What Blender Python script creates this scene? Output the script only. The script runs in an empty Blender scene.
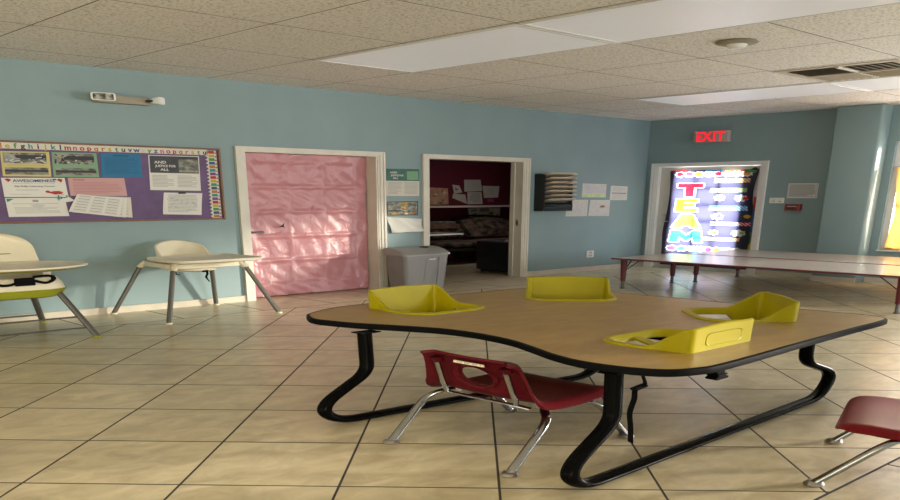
import bpy, bmesh, math, random
from mathutils import Vector, Matrix
random.seed(7)
PI = math.pi
SC = bpy.context.scene
C = SC.collection
# The photographed room reads as wide for its height: one constant horizontal proportion for everything in the place.
K = 2.416
H = 2.927          # ceiling height


# ------------------------------------------------------------------ materials
def nt(name):
    m = bpy.data.materials.new(name)
    m.use_nodes = True
    t = m.node_tree
    b = t.nodes['Principled BSDF']
    return m, t, b


def mat(name, col, rough=0.5, metal=0.0, var=0.0, scale=8.0, bump=0.0, bscale=60.0, spec=0.5, coat=0.0, col2=None,
        detail=4.0, stretch=(1, 1, 1)):
    m, t, b = nt(name)
    b.inputs['Base Color'].default_value = (*col, 1)
    b.inputs['Roughness'].default_value = rough
    b.inputs['Metallic'].default_value = metal
    b.inputs['Specular IOR Level'].default_value = spec
    b.inputs['Coat Weight'].default_value = coat
    if var or col2 or bump:
        tc = t.nodes.new('ShaderNodeTexCoord')
        mp = t.nodes.new('ShaderNodeMapping')
        mp.inputs['Scale'].default_value = stretch
        t.links.new(tc.outputs['Object'], mp.inputs['Vector'])
    if var or col2:
        n = t.nodes.new('ShaderNodeTexNoise')
        n.inputs['Scale'].default_value = scale
        n.inputs['Detail'].default_value = detail
        t.links.new(mp.outputs['Vector'], n.inputs['Vector'])
        r = t.nodes.new('ShaderNodeValToRGB')
        r.color_ramp.elements[0].position = 0.35
        r.color_ramp.elements[1].position = 0.65
        c2 = col2 or tuple(min(1, c * (1 + var)) for c in col)
        c1 = col if col2 else tuple(c * (1 - var) for c in col)
        r.color_ramp.elements[0].color = (*c1, 1)
        r.color_ramp.elements[1].color = (*c2, 1)
        t.links.new(n.outputs['Fac'], r.inputs['Fac'])
        t.links.new(r.outputs['Color'], b.inputs['Base Color'])
    if bump:
        n2 = t.nodes.new('ShaderNodeTexNoise')
        n2.inputs['Scale'].default_value = bscale
        n2.inputs['Detail'].default_value = 3
        t.links.new(mp.outputs['Vector'], n2.inputs['Vector'])
        bp = t.nodes.new('ShaderNodeBump')
        bp.inputs['Strength'].default_value = bump
        bp.inputs['Distance'].default_value = 0.01
        t.links.new(n2.outputs['Fac'], bp.inputs['Height'])
        t.links.new(bp.outputs['Normal'], b.inputs['Normal'])
    return m


def emis(name, col, strength):
    m, t, b = nt(name)
    b.inputs['Base Color'].default_value = (*col, 1)
    b.inputs['Emission Color'].default_value = (*col, 1)
    b.inputs['Emission Strength'].default_value = strength
    return m


def cloth_trans(name, col, trans, w=0.7, rough=0.6):
    """thin fabric or film: part reflects, part lets light through"""
    m = bpy.data.materials.new(name)
    m.use_nodes = True
    t = m.node_tree
    t.nodes.clear()
    o = t.nodes.new('ShaderNodeOutputMaterial')
    d = t.nodes.new('ShaderNodeBsdfPrincipled')
    d.inputs['Base Color'].default_value = (*col, 1)
    d.inputs['Roughness'].default_value = rough
    d.inputs['Specular IOR Level'].default_value = 0.3
    tr = t.nodes.new('ShaderNodeBsdfTranslucent')
    tr.inputs['Color'].default_value = (*trans, 1)
    mx = t.nodes.new('ShaderNodeMixShader')
    mx.inputs['Fac'].default_value = w
    t.links.new(d.outputs[0], mx.inputs[1])
    t.links.new(tr.outputs[0], mx.inputs[2])
    t.links.new(mx.outputs[0], o.inputs['Surface'])
    return m


def glass_mat(name):
    m = bpy.data.materials.new(name)
    m.use_nodes = True
    t = m.node_tree
    t.nodes.clear()
    o = t.nodes.new('ShaderNodeOutputMaterial')
    g = t.nodes.new('ShaderNodeBsdfGlossy')
    g.inputs['Roughness'].default_value = 0.02
    tr = t.nodes.new('ShaderNodeBsdfTransparent')
    tr.inputs['Color'].default_value = (0.95, 0.97, 0.96, 1)
    f = t.nodes.new('ShaderNodeFresnel')
    f.inputs['IOR'].default_value = 1.3
    mx = t.nodes.new('ShaderNodeMixShader')
    t.links.new(f.outputs[0], mx.inputs['Fac'])
    t.links.new(tr.outputs[0], mx.inputs[1])
    t.links.new(g.outputs[0], mx.inputs[2])
    t.links.new(mx.outputs[0], o.inputs['Surface'])
    return m


def mth(t, op, a, b=None, c=None):
    n = t.nodes.new('ShaderNodeMath')
    n.operation = op
    for i, v in enumerate((a, b, c)):
        if v is None:
            continue
        if isinstance(v, (int, float)):
            n.inputs[i].default_value = v
        else:
            t.links.new(v, n.inputs[i])
    return n.outputs[0]


def floor_material():
    m, t, b = nt('floor_tile')
    tc = t.nodes.new('ShaderNodeTexCoord')
    sp = t.nodes.new('ShaderNodeSeparateXYZ')
    t.links.new(tc.outputs['Object'], sp.inputs[0])
    X = mth(t, 'DIVIDE', sp.outputs['X'], K)
    Y = mth(t, 'DIVIDE', sp.outputs['Y'], K)
    T = 0.3626
    gx, gy = -10.38 * 0.6159, -4.5033 * 0.6159
    s = math.sqrt(0.5)
    dx = mth(t, 'SUBTRACT', X, gx)
    dy = mth(t, 'SUBTRACT', Y, gy)
    u = mth(t, 'MULTIPLY', mth(t, 'SUBTRACT', dx, dy), s / T)
    v = mth(t, 'MULTIPLY', mth(t, 'ADD', dx, dy), s / T)
    # aligned border tiles
    bu = mth(t, 'DIVIDE', mth(t, 'ADD', X, 5.29), 0.4975)
    y1 = mth(t, 'GREATER_THAN', Y, -0.462)
    y2 = mth(t, 'LESS_THAN', Y, -4.064)
    bv1 = mth(t, 'DIVIDE', mth(t, 'ADD', Y, 0.462), 0.4975)
    border = mth(t, 'MAXIMUM', y1, y2)
    bv2 = mth(t, 'DIVIDE', mth(t, 'ADD', Y, 4.064), 0.4975)
    bv = mth(t, 'ADD', mth(t, 'MULTIPLY', y1, bv1), mth(t, 'MULTIPLY', mth(t, 'SUBTRACT', 1.0, y1), bv2))

    def pick(a, bb):
        mx = t.nodes.new('ShaderNodeMix')
        t.links.new(border, mx.inputs['Factor'])
        t.links.new(a, mx.inputs['A'])
        t.links.new(bb, mx.inputs['B'])
        return mx.outputs['Result']
    U, V = pick(u, bu), pick(v, bv)
    gw = 0.0085

    def edge(a):
        f = mth(t, 'FRACT', a)
        d = mth(t, 'MINIMUM', f, mth(t, 'SUBTRACT', 1.0, f))
        return d
    d = mth(t, 'MINIMUM', edge(U), edge(V))
    dl = mth(t, 'MINIMUM', mth(t, 'ABSOLUTE', mth(t, 'ADD', Y, 0.462)), mth(t, 'ABSOLUTE', mth(t, 'ADD', Y, 4.064)))
    d = mth(t, 'MINIMUM', d, mth(t, 'DIVIDE', dl, T))
    sm = t.nodes.new('ShaderNodeMapRange')
    sm.interpolation_type = 'SMOOTHSTEP'
    t.links.new(d, sm.inputs['Value'])
    sm.inputs['From Min'].default_value = gw * 0.75
    sm.inputs['From Max'].default_value = gw * 1.25
    # per tile random
    cb = t.nodes.new('ShaderNodeCombineXYZ')
    t.links.new(mth(t, 'FLOOR', U), cb.inputs[0])
    t.links.new(mth(t, 'FLOOR', V), cb.inputs[1])
    wn = t.nodes.new('ShaderNodeTexWhiteNoise')
    t.links.new(cb.outputs[0], wn.inputs['Vector'])
    # stone mottling, shifted per tile
    va = t.nodes.new('ShaderNodeVectorMath')
    va.operation = 'MULTIPLY_ADD'
    t.links.new(wn.outputs['Color'], va.inputs[0])
    va.inputs[1].default_value = (9, 9, 9)
    t.links.new(tc.outputs['Object'], va.inputs[2])
    mp = t.nodes.new('ShaderNodeMapping')
    mp.inputs['Scale'].default_value = (1.0, 1.6, 1)
    mp.inputs['Rotation'].default_value = (0, 0, PI / 4)
    t.links.new(va.outputs[0], mp.inputs['Vector'])
    n1 = t.nodes.new('ShaderNodeTexNoise')
    n1.inputs['Scale'].default_value = 3.3
    n1.inputs['Detail'].default_value = 7
    n1.inputs['Roughness'].default_value = 0.62
    n1.inputs['Distortion'].default_value = 0.6
    t.links.new(mp.outputs[0], n1.inputs['Vector'])
    r = t.nodes.new('ShaderNodeValToRGB')
    e = r.color_ramp.elements
    e[0].position = 0.3
    e[0].color = (0.45, 0.375, 0.225, 1)
    e[1].position = 0.7
    e[1].color = (0.74, 0.65, 0.45, 1)
    t.links.new(n1.outputs['Fac'], r.inputs['Fac'])
    hs = t.nodes.new('ShaderNodeHueSaturation')
    t.links.new(r.outputs['Color'], hs.inputs['Color'])
    t.links.new(mth(t, 'MULTIPLY_ADD', wn.outputs['Value'], 0.14, 0.93), hs.inputs['Value'])
    mx = t.nodes.new('ShaderNodeMix')
    mx.data_type = 'RGBA'
    t.links.new(sm.outputs['Result'], mx.inputs['Factor'])
    mx.inputs['A'].default_value = (0.022, 0.019, 0.017, 1)
    t.links.new(hs.outputs['Color'], mx.inputs['B'])
    t.links.new(mx.outputs['Result'], b.inputs['Base Color'])
    rr = mth(t, 'MULTIPLY_ADD', n1.outputs['Fac'], 0.16, 0.25)
    rr2 = mth(t, 'MULTIPLY_ADD', mth(t, 'SUBTRACT', 1.0, sm.outputs['Result']), 0.5, rr)
    t.links.new(rr2, b.inputs['Roughness'])
    b.inputs['Specular IOR Level'].default_value = 0.5
    n3 = t.nodes.new('ShaderNodeTexNoise')
    n3.inputs['Scale'].default_value = 7
    n3.inputs['Detail'].default_value = 4
    t.links.new(mp.outputs[0], n3.inputs['Vector'])
    hh = mth(t, 'MULTIPLY_ADD', n3.outputs['Fac'], 0.25, sm.outputs['Result'])
    bp = t.nodes.new('ShaderNodeBump')
    bp.inputs['Strength'].default_value = 0.25
    bp.inputs['Distance'].default_value = 0.012
    t.links.new(hh, bp.inputs['Height'])
    t.links.new(bp.outputs['Normal'], b.inputs['Normal'])
    return m


def ceiling_material():
    m, t, b = nt('ceiling_tile')
    tc = t.nodes.new('ShaderNodeTexCoord')
    mp = t.nodes.new('ShaderNodeMapping')
    t.links.new(tc.outputs['Object'], mp.inputs['Vector'])
    mp.inputs['Scale'].default_value = (1, 1, 1)
    n = t.nodes.new('ShaderNodeTexNoise')
    n.inputs['Scale'].default_value = 30
    n.inputs['Detail'].default_value = 3
    n.inputs['Roughness'].default_value = 0.7
    t.links.new(mp.outputs[0], n.inputs['Vector'])
    r = t.nodes.new('ShaderNodeValToRGB')
    e = r.color_ramp.elements
    e[0].position = 0.36
    e[0].color = (0.50, 0.485, 0.455, 1)
    e[1].position = 0.5
    e[1].color = (0.83, 0.81, 0.785, 1)
    t.links.new(n.outputs['Fac'], r.inputs['Fac'])
    t.links.new(r.outputs['Color'], b.inputs['Base Color'])
    b.inputs['Roughness'].default_value = 0.95
    bp = t.nodes.new('ShaderNodeBump')
    bp.inputs['Strength'].default_value = 0.5
    bp.inputs['Distance'].default_value = 0.01
    t.links.new(n.outputs['Fac'], bp.inputs['Height'])
    t.links.new(bp.outputs['Normal'], b.inputs['Normal'])
    return m


M = {}
M['floor'] = floor_material()
M['ceil'] = ceiling_material()
M['tbar'] = mat('ceiling_grid_metal', (0.80, 0.77, 0.73), 0.5)
M['wall'] = mat('blue_wall_paint', (0.205, 0.29, 0.30), 0.55, var=0.03, scale=1.5, bump=0.12, bscale=45)
M['maroon'] = mat('maroon_wall_paint', (0.13, 0.012, 0.03), 0.6, var=0.05, scale=2)
M['trim'] = mat('cream_trim_paint', (0.60, 0.565, 0.485), 0.42, var=0.04, scale=5)
M['trimw'] = mat('white_trim_paint', (0.70, 0.70, 0.68), 0.4)
M['base'] = mat('baseboard_paint', (0.52, 0.465, 0.375), 0.45, var=0.06, scale=3)
M['doorpaint'] = mat('door_paint', (0.62, 0.60, 0.56), 0.4)
M['glass'] = glass_mat('clear_glass')
M['laminate'] = mat('oak_laminate', (0.32, 0.195, 0.050), 0.36, col2=(0.385, 0.245, 0.072), scale=3.2, detail=6, stretch=(1, 2.5, 1), spec=0.25)
M['black'] = mat('black_enamel', (0.003, 0.003, 0.003), 0.22, spec=0.025)
M['blackrub'] = mat('black_edge_band', (0.005, 0.005, 0.005), 0.5, spec=0.03)
M['strap'] = mat('black_webbing', (0.006, 0.006, 0.007), 0.8, spec=0.05)
M['yellow'] = mat('yellow_plastic', (0.37, 0.31, 0.002), 0.4, var=0.03, scale=3, spec=0.15)
M['redshell'] = mat('burgundy_plastic', (0.085, 0.006, 0.010), 0.42, var=0.06, scale=20, bump=0.05, bscale=150, spec=0.08)
M['redseat'] = mat('red_plastic', (0.17, 0.010, 0.013), 0.36, var=0.06, scale=20, bump=0.05, bscale=150, spec=0.08)
M['chrome'] = mat('chrome_tube', (0.42, 0.44, 0.46), 0.2, 1.0)
M['steel'] = mat('dull_steel', (0.55, 0.54, 0.52), 0.3, 1.0)
M['greytop'] = mat('grey_laminate', (0.52, 0.46, 0.43), 0.24, var=0.05, scale=18, spec=0.55)
M['redenamel'] = mat('red_enamel', (0.13, 0.010, 0.018), 0.3)
M['redband'] = mat('dark_red_edge', (0.13, 0.01, 0.014), 0.4)
M['cream'] = mat('cream_plastic', (0.72, 0.66, 0.50), 0.38, var=0.02, scale=4)
M['ivory'] = mat('ivory_plastic', (0.75, 0.70, 0.56), 0.35)
M['green'] = mat('lime_plastic', (0.30, 0.32, 0.02), 0.4)
M['greyleg'] = mat('grey_metal_leg', (0.13, 0.125, 0.115), 0.4, 0.3)
M['binbody'] = mat('grey_bin_plastic', (0.22, 0.22, 0.215), 0.42, var=0.04, scale=6)
M['binlid'] = mat('grey_lid_plastic', (0.29, 0.29, 0.28), 0.38)
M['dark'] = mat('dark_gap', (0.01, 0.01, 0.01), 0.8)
M['purple'] = mat('purple_board_paper', (0.105, 0.058, 0.15), 0.6, var=0.16, scale=5, bump=0.3, bscale=14)
M['woodframe'] = mat('brown_wood_frame', (0.16, 0.075, 0.03), 0.45, var=0.2, scale=10, stretch=(1, 1, 6))
M['white'] = mat('white_paper', (0.62, 0.61, 0.56), 0.7)
M['whitewarm'] = mat('off_white_paper', (0.58, 0.55, 0.47), 0.7)
M['ink'] = mat('grey_ink', (0.27, 0.27, 0.28), 0.7)
M['inkd'] = mat('black_ink', (0.025, 0.025, 0.03), 0.6)
M['inkl'] = mat('pale_ink', (0.47, 0.47, 0.47), 0.7)
M['pyellow'] = mat('yellow_paper', (0.52, 0.45, 0.17), 0.7)
M['pgreen'] = mat('green_paper', (0.16, 0.33, 0.19), 0.7)
M['pblue'] = mat('blue_paper', (0.012, 0.145, 0.29), 0.65)
M['pblued'] = mat('dark_blue_ink', (0.006, 0.07, 0.18), 0.65)
M['ppink'] = mat('pink_paper', (0.50, 0.29, 0.29), 0.7)
M['pinkink'] = mat('brown_pink_ink', (0.36, 0.15, 0.15), 0.7)
for _n, _c in dict(l1=(.52, .45, .62), l2=(.66, .48, .52), l3=(.45, .58, .60), l4=(.68, .56, .45), l5=(.50, .52, .56)).items():
    M['past_' + _n] = mat('pastel_' + _n, _c, .7)
M['limewash'] = mat('lime_crayon', (.55, .66, .36), .7, var=.15, scale=14)
M['photo'] = mat('printed_photo_grey', (0.05, 0.055, 0.045), 0.6, col2=(0.30, 0.30, 0.24), scale=16, stretch=(0.6, 1, 1.6))
M['greenhead'] = mat('green_print', (0.012, 0.10, 0.075), 0.5, var=0.3, scale=9)
M['blackhead'] = mat('black_print', (0.018, 0.018, 0.02), 0.5, var=0.3, scale=9)
M['c_red'] = mat('print_red', (0.341, 0.012, 0.019), 0.6)
M['c_orange'] = mat('print_orange', (0.384, 0.136, 0.019), 0.6)
M['c_yellow'] = mat('print_yellow', (0.409, 0.322, 0.025), 0.6)
M['c_green'] = mat('print_green', (0.05, 0.205, 0.056), 0.6)
M['c_teal'] = mat('print_teal', (0.019, 0.198, 0.211), 0.6)
M['c_blue'] = mat('print_blue', (0.019, 0.056, 0.198), 0.6)
M['c_purple'] = mat('print_purple', (0.124, 0.037, 0.174), 0.6)
M['c_pink'] = mat('print_pink', (0.372, 0.074, 0.155), 0.6)
M['manila'] = mat('manila_card', (0.74, 0.62, 0.46), 0.65, var=0.05, scale=6)
M['rackblack'] = mat('black_rack_plastic', (0.010, 0.010, 0.011), 0.35)
M['exitwhite'] = mat('exit_housing', (0.36, 0.31, 0.29), 0.5)
M['exitred'] = emis('exit_red', (1.0, 0.012, 0.03), 0.75)
M['beigebox'] = mat('beige_housing', (0.27, 0.24, 0.17), 0.45)
M['lampglass'] = mat('lamp_lens', (0.05, 0.048, 0.04), 0.2, col2=(0.55, 0.54, 0.48), scale=14, detail=1)
M['lampwhite'] = mat('pale_lens', (0.78, 0.77, 0.73), 0.25)
M['alarm'] = mat('alarm_red', (0.30, 0.012, 0.015), 0.4)
M['plate'] = mat('white_plate', (0.72, 0.71, 0.68), 0.4)
M['diffuser'] = mat('light_diffuser', (0.86, 0.865, 0.90), 0.35, bump=0.3, bscale=90)
_b = M['diffuser'].node_tree.nodes['Principled BSDF']
_b.inputs['Emission Color'].default_value = (.93, .93, 1.0, 1)
_b.inputs['Emission Strength'].default_value = 0.13  # weak glow added so the unlit panels look brighter than the tiles
M['louver'] = mat('vent_metal', (0.30, 0.26, 0.19), 0.5)
M['louverd'] = mat('vent_dark', (0.03, 0.026, 0.02), 0.8)
M['ventframe'] = mat('vent_flange', (0.60, 0.55, 0.47), 0.5)
M['camo'] = mat('camouflage_fabric', (0.018, 0.011, 0.008), 0.9, col2=(0.17, 0.12, 0.085), scale=5.5, detail=6, stretch=(1, 1, 2.2))
M['fridge'] = mat('black_fridge', (0.014, 0.02, 0.022), 0.22, spec=0.6)
M['brownbox'] = mat('brown_card', (0.24, 0.14, 0.10), 0.7, var=0.25, scale=7)
M['collage'] = mat('collage_print', (0.55, 0.24, 0.13), 0.7, col2=(0.60, 0.42, 0.26), scale=7)
M['shelfw'] = mat('white_shelf', (0.66, 0.62, 0.60), 0.5)
M['officefloor'] = M['floor']
M['curtain'] = cloth_trans('amber_curtain', (0.34, 0.19, 0.05), (0.58, 0.31, 0.08), 0.6)
M['outside'] = mat('concrete_apron', (0.45, 0.43, 0.4), 0.9)


def pink_sheet_material():
    m = bpy.data.materials.new('pink_plastic_sheet')
    m.use_nodes = True
    t = m.node_tree
    b = t.nodes['Principled BSDF']
    b.inputs['Base Color'].default_value = (0.50, 0.215, 0.235, 1)
    b.inputs['Roughness'].default_value = 0.36
    b.inputs['Specular IOR Level'].default_value = 0.6
    tc = t.nodes.new('ShaderNodeTexCoord')
    n = t.nodes.new('ShaderNodeTexNoise')
    n.inputs['Scale'].default_value = 2.6
    n.inputs['Detail'].default_value = 5
    n.inputs['Distortion'].default_value = 0.8
    t.links.new(tc.outputs['Object'], n.inputs['Vector'])
    v = t.nodes.new('ShaderNodeTexVoronoi')
    v.feature = 'DISTANCE_TO_EDGE'
    v.inputs['Scale'].default_value = 3.0
    va = t.nodes.new('ShaderNodeVectorMath')
    va.operation = 'MULTIPLY_ADD'
    t.links.new(n.outputs['Color'], va.inputs[0])
    va.inputs[1].default_value = (0.7, 0.7, 0.7)
    t.links.new(tc.outputs['Object'], va.inputs[2])
    t.links.new(va.outputs[0], v.inputs['Vector'])
    h = mth(t, 'MULTIPLY_ADD', v.outputs['Distance'], 0.5, n.outputs['Fac'])
    bp = t.nodes.new('ShaderNodeBump')
    bp.inputs['Strength'].default_value = 0.5
    bp.inputs['Distance'].default_value = 0.06
    t.links.new(h, bp.inputs['Height'])
    t.links.new(bp.outputs['Normal'], b.inputs['Normal'])
    return m


M['pinksheet'] = pink_sheet_material()


# ------------------------------------------------------------------ mesh building (true proportions; K is applied on build)
class MB:
    def __init__(s):
        s.v, s.f, s.mi, s.mats = [], [], [], []

    def m(s, name):
        mm = M[name]
        if mm not in s.mats:
            s.mats.append(mm)
        return s.mats.index(mm)

    def add(s, verts, faces, m):
        k = s.m(m)
        b = len(s.v)
        s.v += [tuple(v) for v in verts]
        for f in faces:
            s.f.append([i + b for i in f])
            s.mi.append(k)

    def box(s, x0, x1, y0, y1, z0, z1, m, bev=0.0, seg=2, mtx=None, taper=None):
        bm = bmesh.new()
        bmesh.ops.create_cube(bm, size=1)
        for v in bm.verts:
            tz = 1
            if taper and v.co.z < 0:
                tz = taper
            v.co = Vector(((x0 + x1) / 2 + v.co.x * (x1 - x0) * tz, (y0 + y1) / 2 + v.co.y * (y1 - y0) * tz, (z0 + z1) / 2 + v.co.z * (z1 - z0)))
        if bev:
            bmesh.ops.bevel(bm, geom=list(bm.edges), offset=bev, segments=seg, affect='EDGES', profile=0.5)
        s.bm(bm, m, mtx)

    def bm(s, bm, m, mtx=None):
        bm.verts.index_update()
        vs = [(mtx @ v.co) if mtx else v.co.copy() for v in bm.verts]
        s.add(vs, [[v.index for v in f.verts] for f in bm.faces], m)
        bm.free()

    def tube(s, pts, r, m, seg=12, closed=False, caps=True, flat=1.0):
        pts = [Vector(p) for p in pts]
        n = len(pts)
        rs = r if isinstance(r, (list, tuple)) else [r] * n
        tans = []
        for i in range(n):
            if closed:
                a, b = pts[i - 1], pts[(i + 1) % n]
            else:
                a, b = pts[max(0, i - 1)], pts[min(n - 1, i + 1)]
            tans.append((b - a).normalized())
        up = Vector((0, 0, 1)) if abs(tans[0].z) < 0.9 else Vector((0, 1, 0))
        nrm = (up - tans[0] * up.dot(tans[0])).normalized()
        verts, faces = [], []
        for i in range(n):
            nrm = (nrm - tans[i] * nrm.dot(tans[i])).normalized()
            bi = tans[i].cross(nrm)
            for k in range(seg):
                a = 2 * PI * k / seg
                verts.append(pts[i] + nrm * math.cos(a) * rs[i] + bi * math.sin(a) * rs[i] * flat)
        for i in range(n if closed else n - 1):
            j = (i + 1) % n
            for k in range(seg):
                l = (k + 1) % seg
                faces.append([i * seg + k, i * seg + l, j * seg + l, j * seg + k])
        if caps and not closed:
            faces.append(list(range(seg))[::-1])
            faces.append([(n - 1) * seg + k for k in range(seg)])
        s.add(verts, faces, m)

    def lathe(s, prof, m, c=(0, 0, 0), seg=24, sx=1, sy=1, axis='z'):
        verts, faces = [], []
        for r, z in prof:
            for k in range(seg):
                a = 2 * PI * k / seg
                p = (r * math.cos(a) * sx, r * math.sin(a) * sy, z)
                if axis == 'y':
                    p = (p[0], -p[2], p[1])
                verts.append((c[0] + p[0], c[1] + p[1], c[2] + p[2]))
        n = len(prof)
        for i in range(n - 1):
            for k in range(seg):
                l = (k + 1) % seg
                faces.append([i * seg + k, i * seg + l, (i + 1) * seg + l, (i + 1) * seg + k])
        faces.append(list(range(seg))[::-1])
        faces.append([(n - 1) * seg + k for k in range(seg)])
        s.add(verts, faces, m)

    def prism(s, poly, a, b, m, fn=lambda u, v, t: (u, v, t)):
        n = len(poly)
        verts = [fn(u, v, a) for u, v in poly] + [fn(u, v, b) for u, v in poly]
        faces = [list(range(n))[::-1], [n + i for i in range(n)]]
        for i in range(n):
            j = (i + 1) % n
            faces.append([i, j, n + j, n + i])
        s.add(verts, faces, m)

    def ring(s, rings, m, close=True, cap0=False, cap1=False):
        """rings: list of equal-length closed loops, skinned in order"""
        n = len(rings[0])
        verts = [p for r in rings for p in r]
        faces = []
        for i in range(len(rings) - 1):
            for k in range(n):
                l = (k + 1) % n
                faces.append([i * n + k, i * n + l, (i + 1) * n + l, (i + 1) * n + k])
        if cap0:
            faces.append(list(range(n))[::-1])
        if cap1:
            faces.append([(len(rings) - 1) * n + k for k in range(n)])
        s.add(verts, faces, m)

    def grid(s, fn, nu, nv, m, thick=None):
        """fn(u,v)->point, u,v in 0..1; optional thickness vector function"""
        verts = [fn(i / nu, j / nv) for j in range(nv + 1) for i in range(nu + 1)]
        faces = []
        w = nu + 1
        for j in range(nv):
            for i in range(nu):
                faces.append([j * w + i, j * w + i + 1, (j + 1) * w + i + 1, (j + 1) * w + i])
        if thick:
            t = Vector(thick)
            b = len(verts)
            verts += [tuple(Vector(v) + t) for v in verts]
            faces += [[i + b for i in f][::-1] for f in faces[:]]
            rim = [i for i in range(w)] + [j * w + nu for j in range(1, nv + 1)] + [nv * w + i for i in range(nu - 1, -1, -1)] + [j * w for j in range(nv - 1, 0, -1)]
            for q in range(len(rim)):
                a, c = rim[q], rim[(q + 1) % len(rim)]
                faces.append([a, c, c + b, a + b][::-1])
        s.add(verts, faces, m)

    def text(s, body, size, fn, m, depth=0.002, bold=0.0, sx=1.0, shear=0.0):
        cu = bpy.data.curves.new('tmp', 'FONT')
        cu.body = body
        cu.size = size
        cu.align_x = 'CENTER'
        cu.align_y = 'CENTER'
        cu.resolution_u = 3
        cu.offset = bold
        cu.shear = shear
        ob = bpy.data.objects.new('tmp', cu)
        C.objects.link(ob)
        me = bpy.data.meshes.new_from_object(ob.evaluated_get(bpy.context.evaluated_depsgraph_get()))
        n = len(me.vertices)
        vs = [v.co.copy() for v in me.vertices]
        fs = [list(p.vertices) for p in me.polygons]
        bpy.data.objects.remove(ob)
        bpy.data.curves.remove(cu)
        bpy.data.meshes.remove(me)
        # front face plus side walls
        ec = {}
        for f in fs:
            for i in range(len(f)):
                a, b = f[i], f[(i + 1) % len(f)]
                ec.setdefault((min(a, b), max(a, b)), []).append((a, b))
        verts = [fn(v.x * sx, v.y, depth) for v in vs] + [fn(v.x * sx, v.y, 0) for v in vs]
        faces = fs + [[b, a, a + n, b + n] for e in ec.values() if len(e) == 1 for a, b in e]
        s.add(verts, faces, m)

    def build(s, name, parent=None, loc=(0, 0, 0), rz=0.0, smooth=True, ang=35, recalc=True):
        me = bpy.data.meshes.new(name)
        me.from_pydata([(v[0] * K, v[1] * K, v[2]) for v in s.v], [], s.f)
        for mm in s.mats:
            me.materials.append(mm)
        me.polygons.foreach_set('material_index', s.mi)
        if recalc:
            bm = bmesh.new()
            bm.from_mesh(me)
            bmesh.ops.recalc_face_normals(bm, faces=bm.faces)
            bm.to_mesh(me)
            bm.free()
        me.polygons.foreach_set('use_smooth', [smooth] * len(me.polygons))
        if smooth:
            me.set_sharp_from_angle(angle=math.radians(ang))
        me.update()
        o = bpy.data.objects.new(name, me)
        C.objects.link(o)
        o.location = (loc[0] * K, loc[1] * K, loc[2])
        o.rotation_euler = (0, 0, rz)
        if parent:
            o.parent = parent
        return o


def tag(o, label, cat, group=None):
    o['label'] = label
    o['category'] = cat
    if group:
        o['group'] = group
    return o


def thing(name, label, cat, loc, rz=0.0, group=None):
    o = bpy.data.objects.new(name, None)
    o.empty_display_size = 0.1
    C.objects.link(o)
    o.location = (loc[0] * K, loc[1] * K, loc[2])
    o.rotation_euler = (0, 0, rz)
    return tag(o, label, cat, group)


def dup(root, loc, rz, label):
    r = root.copy()
    C.objects.link(r)
    r.location = (loc[0] * K, loc[1] * K, loc[2])
    r.rotation_euler = (0, 0, rz)
    r['label'] = label
    for ch in list(root.children):
        c = ch.copy()
        C.objects.link(c)
        c.parent = r
        for g in list(ch.children):
            d = g.copy()
            C.objects.link(d)
            d.parent = c
    return r


def struct(o):
    o['kind'] = 'structure'
    return o


def spline(pts, n=8, closed=False):
    """Catmull-Rom through the points"""
    P = [Vector(p) for p in pts]
    out = []
    N = len(P)
    for i in range(N if closed else N - 1):
        if closed:
            p0, p1, p2, p3 = P[i - 1], P[i], P[(i + 1) % N], P[(i + 2) % N]
        else:
            p0, p1, p2, p3 = P[max(i - 1, 0)], P[i], P[i + 1], P[min(i + 2, N - 1)]
        for k in range(n):
            t = k / n
            out.append(0.5 * ((2 * p1) + (p2 - p0) * t + (2 * p0 - 5 * p1 + 4 * p2 - p3) * t * t + (3 * p1 - p0 - 3 * p2 + p3) * t ** 3))
    if not closed:
        out.append(P[-1])
    return out


def fillet(pts, rad, n=6):
    """round the inner corners of a polyline"""
    P = [Vector(p) for p in pts]
    out = [P[0]]
    for i in range(1, len(P) - 1):
        a, b, c = P[i - 1], P[i], P[i + 1]
        r = rad[i - 1] if isinstance(rad, (list, tuple)) else rad
        d1 = min(r, (a - b).length * 0.49)
        d2 = min(r, (c - b).length * 0.49)
        s_, e_ = b + (a - b).normalized() * d1, b + (c - b).normalized() * d2
        for k in range(n + 1):
            t = k / n
            out.append(s_ * (1 - t) ** 2 + b * 2 * t * (1 - t) + e_ * t * t)
    out.append(P[-1])
    return out


def rrect(w, h, r, n=6):
    out = []
    for cx, cy, a0 in ((w / 2 - r, h / 2 - r, 0), (-w / 2 + r, h / 2 - r, 90), (-w / 2 + r, -h / 2 + r, 180), (w / 2 - r, -h / 2 + r, 270)):
        for k in range(n + 1):
            a = math.radians(a0 + 90 * k / n)
            out.append((cx + r * math.cos(a), cy + r * math.sin(a)))
    return out


# ------------------------------------------------------------------ room shell
D1 = (-4.08, -3.078, 2.05)     # clear openings
D2 = (-2.625, -1.628, 2.05)
D3 = (-0.118, -1.095, 2.04)
TW = 0.058
XL, YR = -9.6, -6.6     # the far ends of the room behind the camera
mb = MB()
mb.box(XL, 0.0, YR, 0.12, -0.1, 0, 'floor')
mb.box(-4.6, 1.2, 0.12, 2.5, -0.1, 0, 'floor')
mb.box(0.02, 0.12, D3[1], D3[0], 0, 0.012, 'steel')
mb.box(0.0, 1.2, YR, 0.12, -0.1, -0.002, 'outside')
struct(mb.build('floor', smooth=False))
mb = MB()
mb.box(XL, 0.12, YR, 0.12, H, H + 0.1, 'ceil')
struct(mb.build('ceiling', smooth=False))
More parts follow.
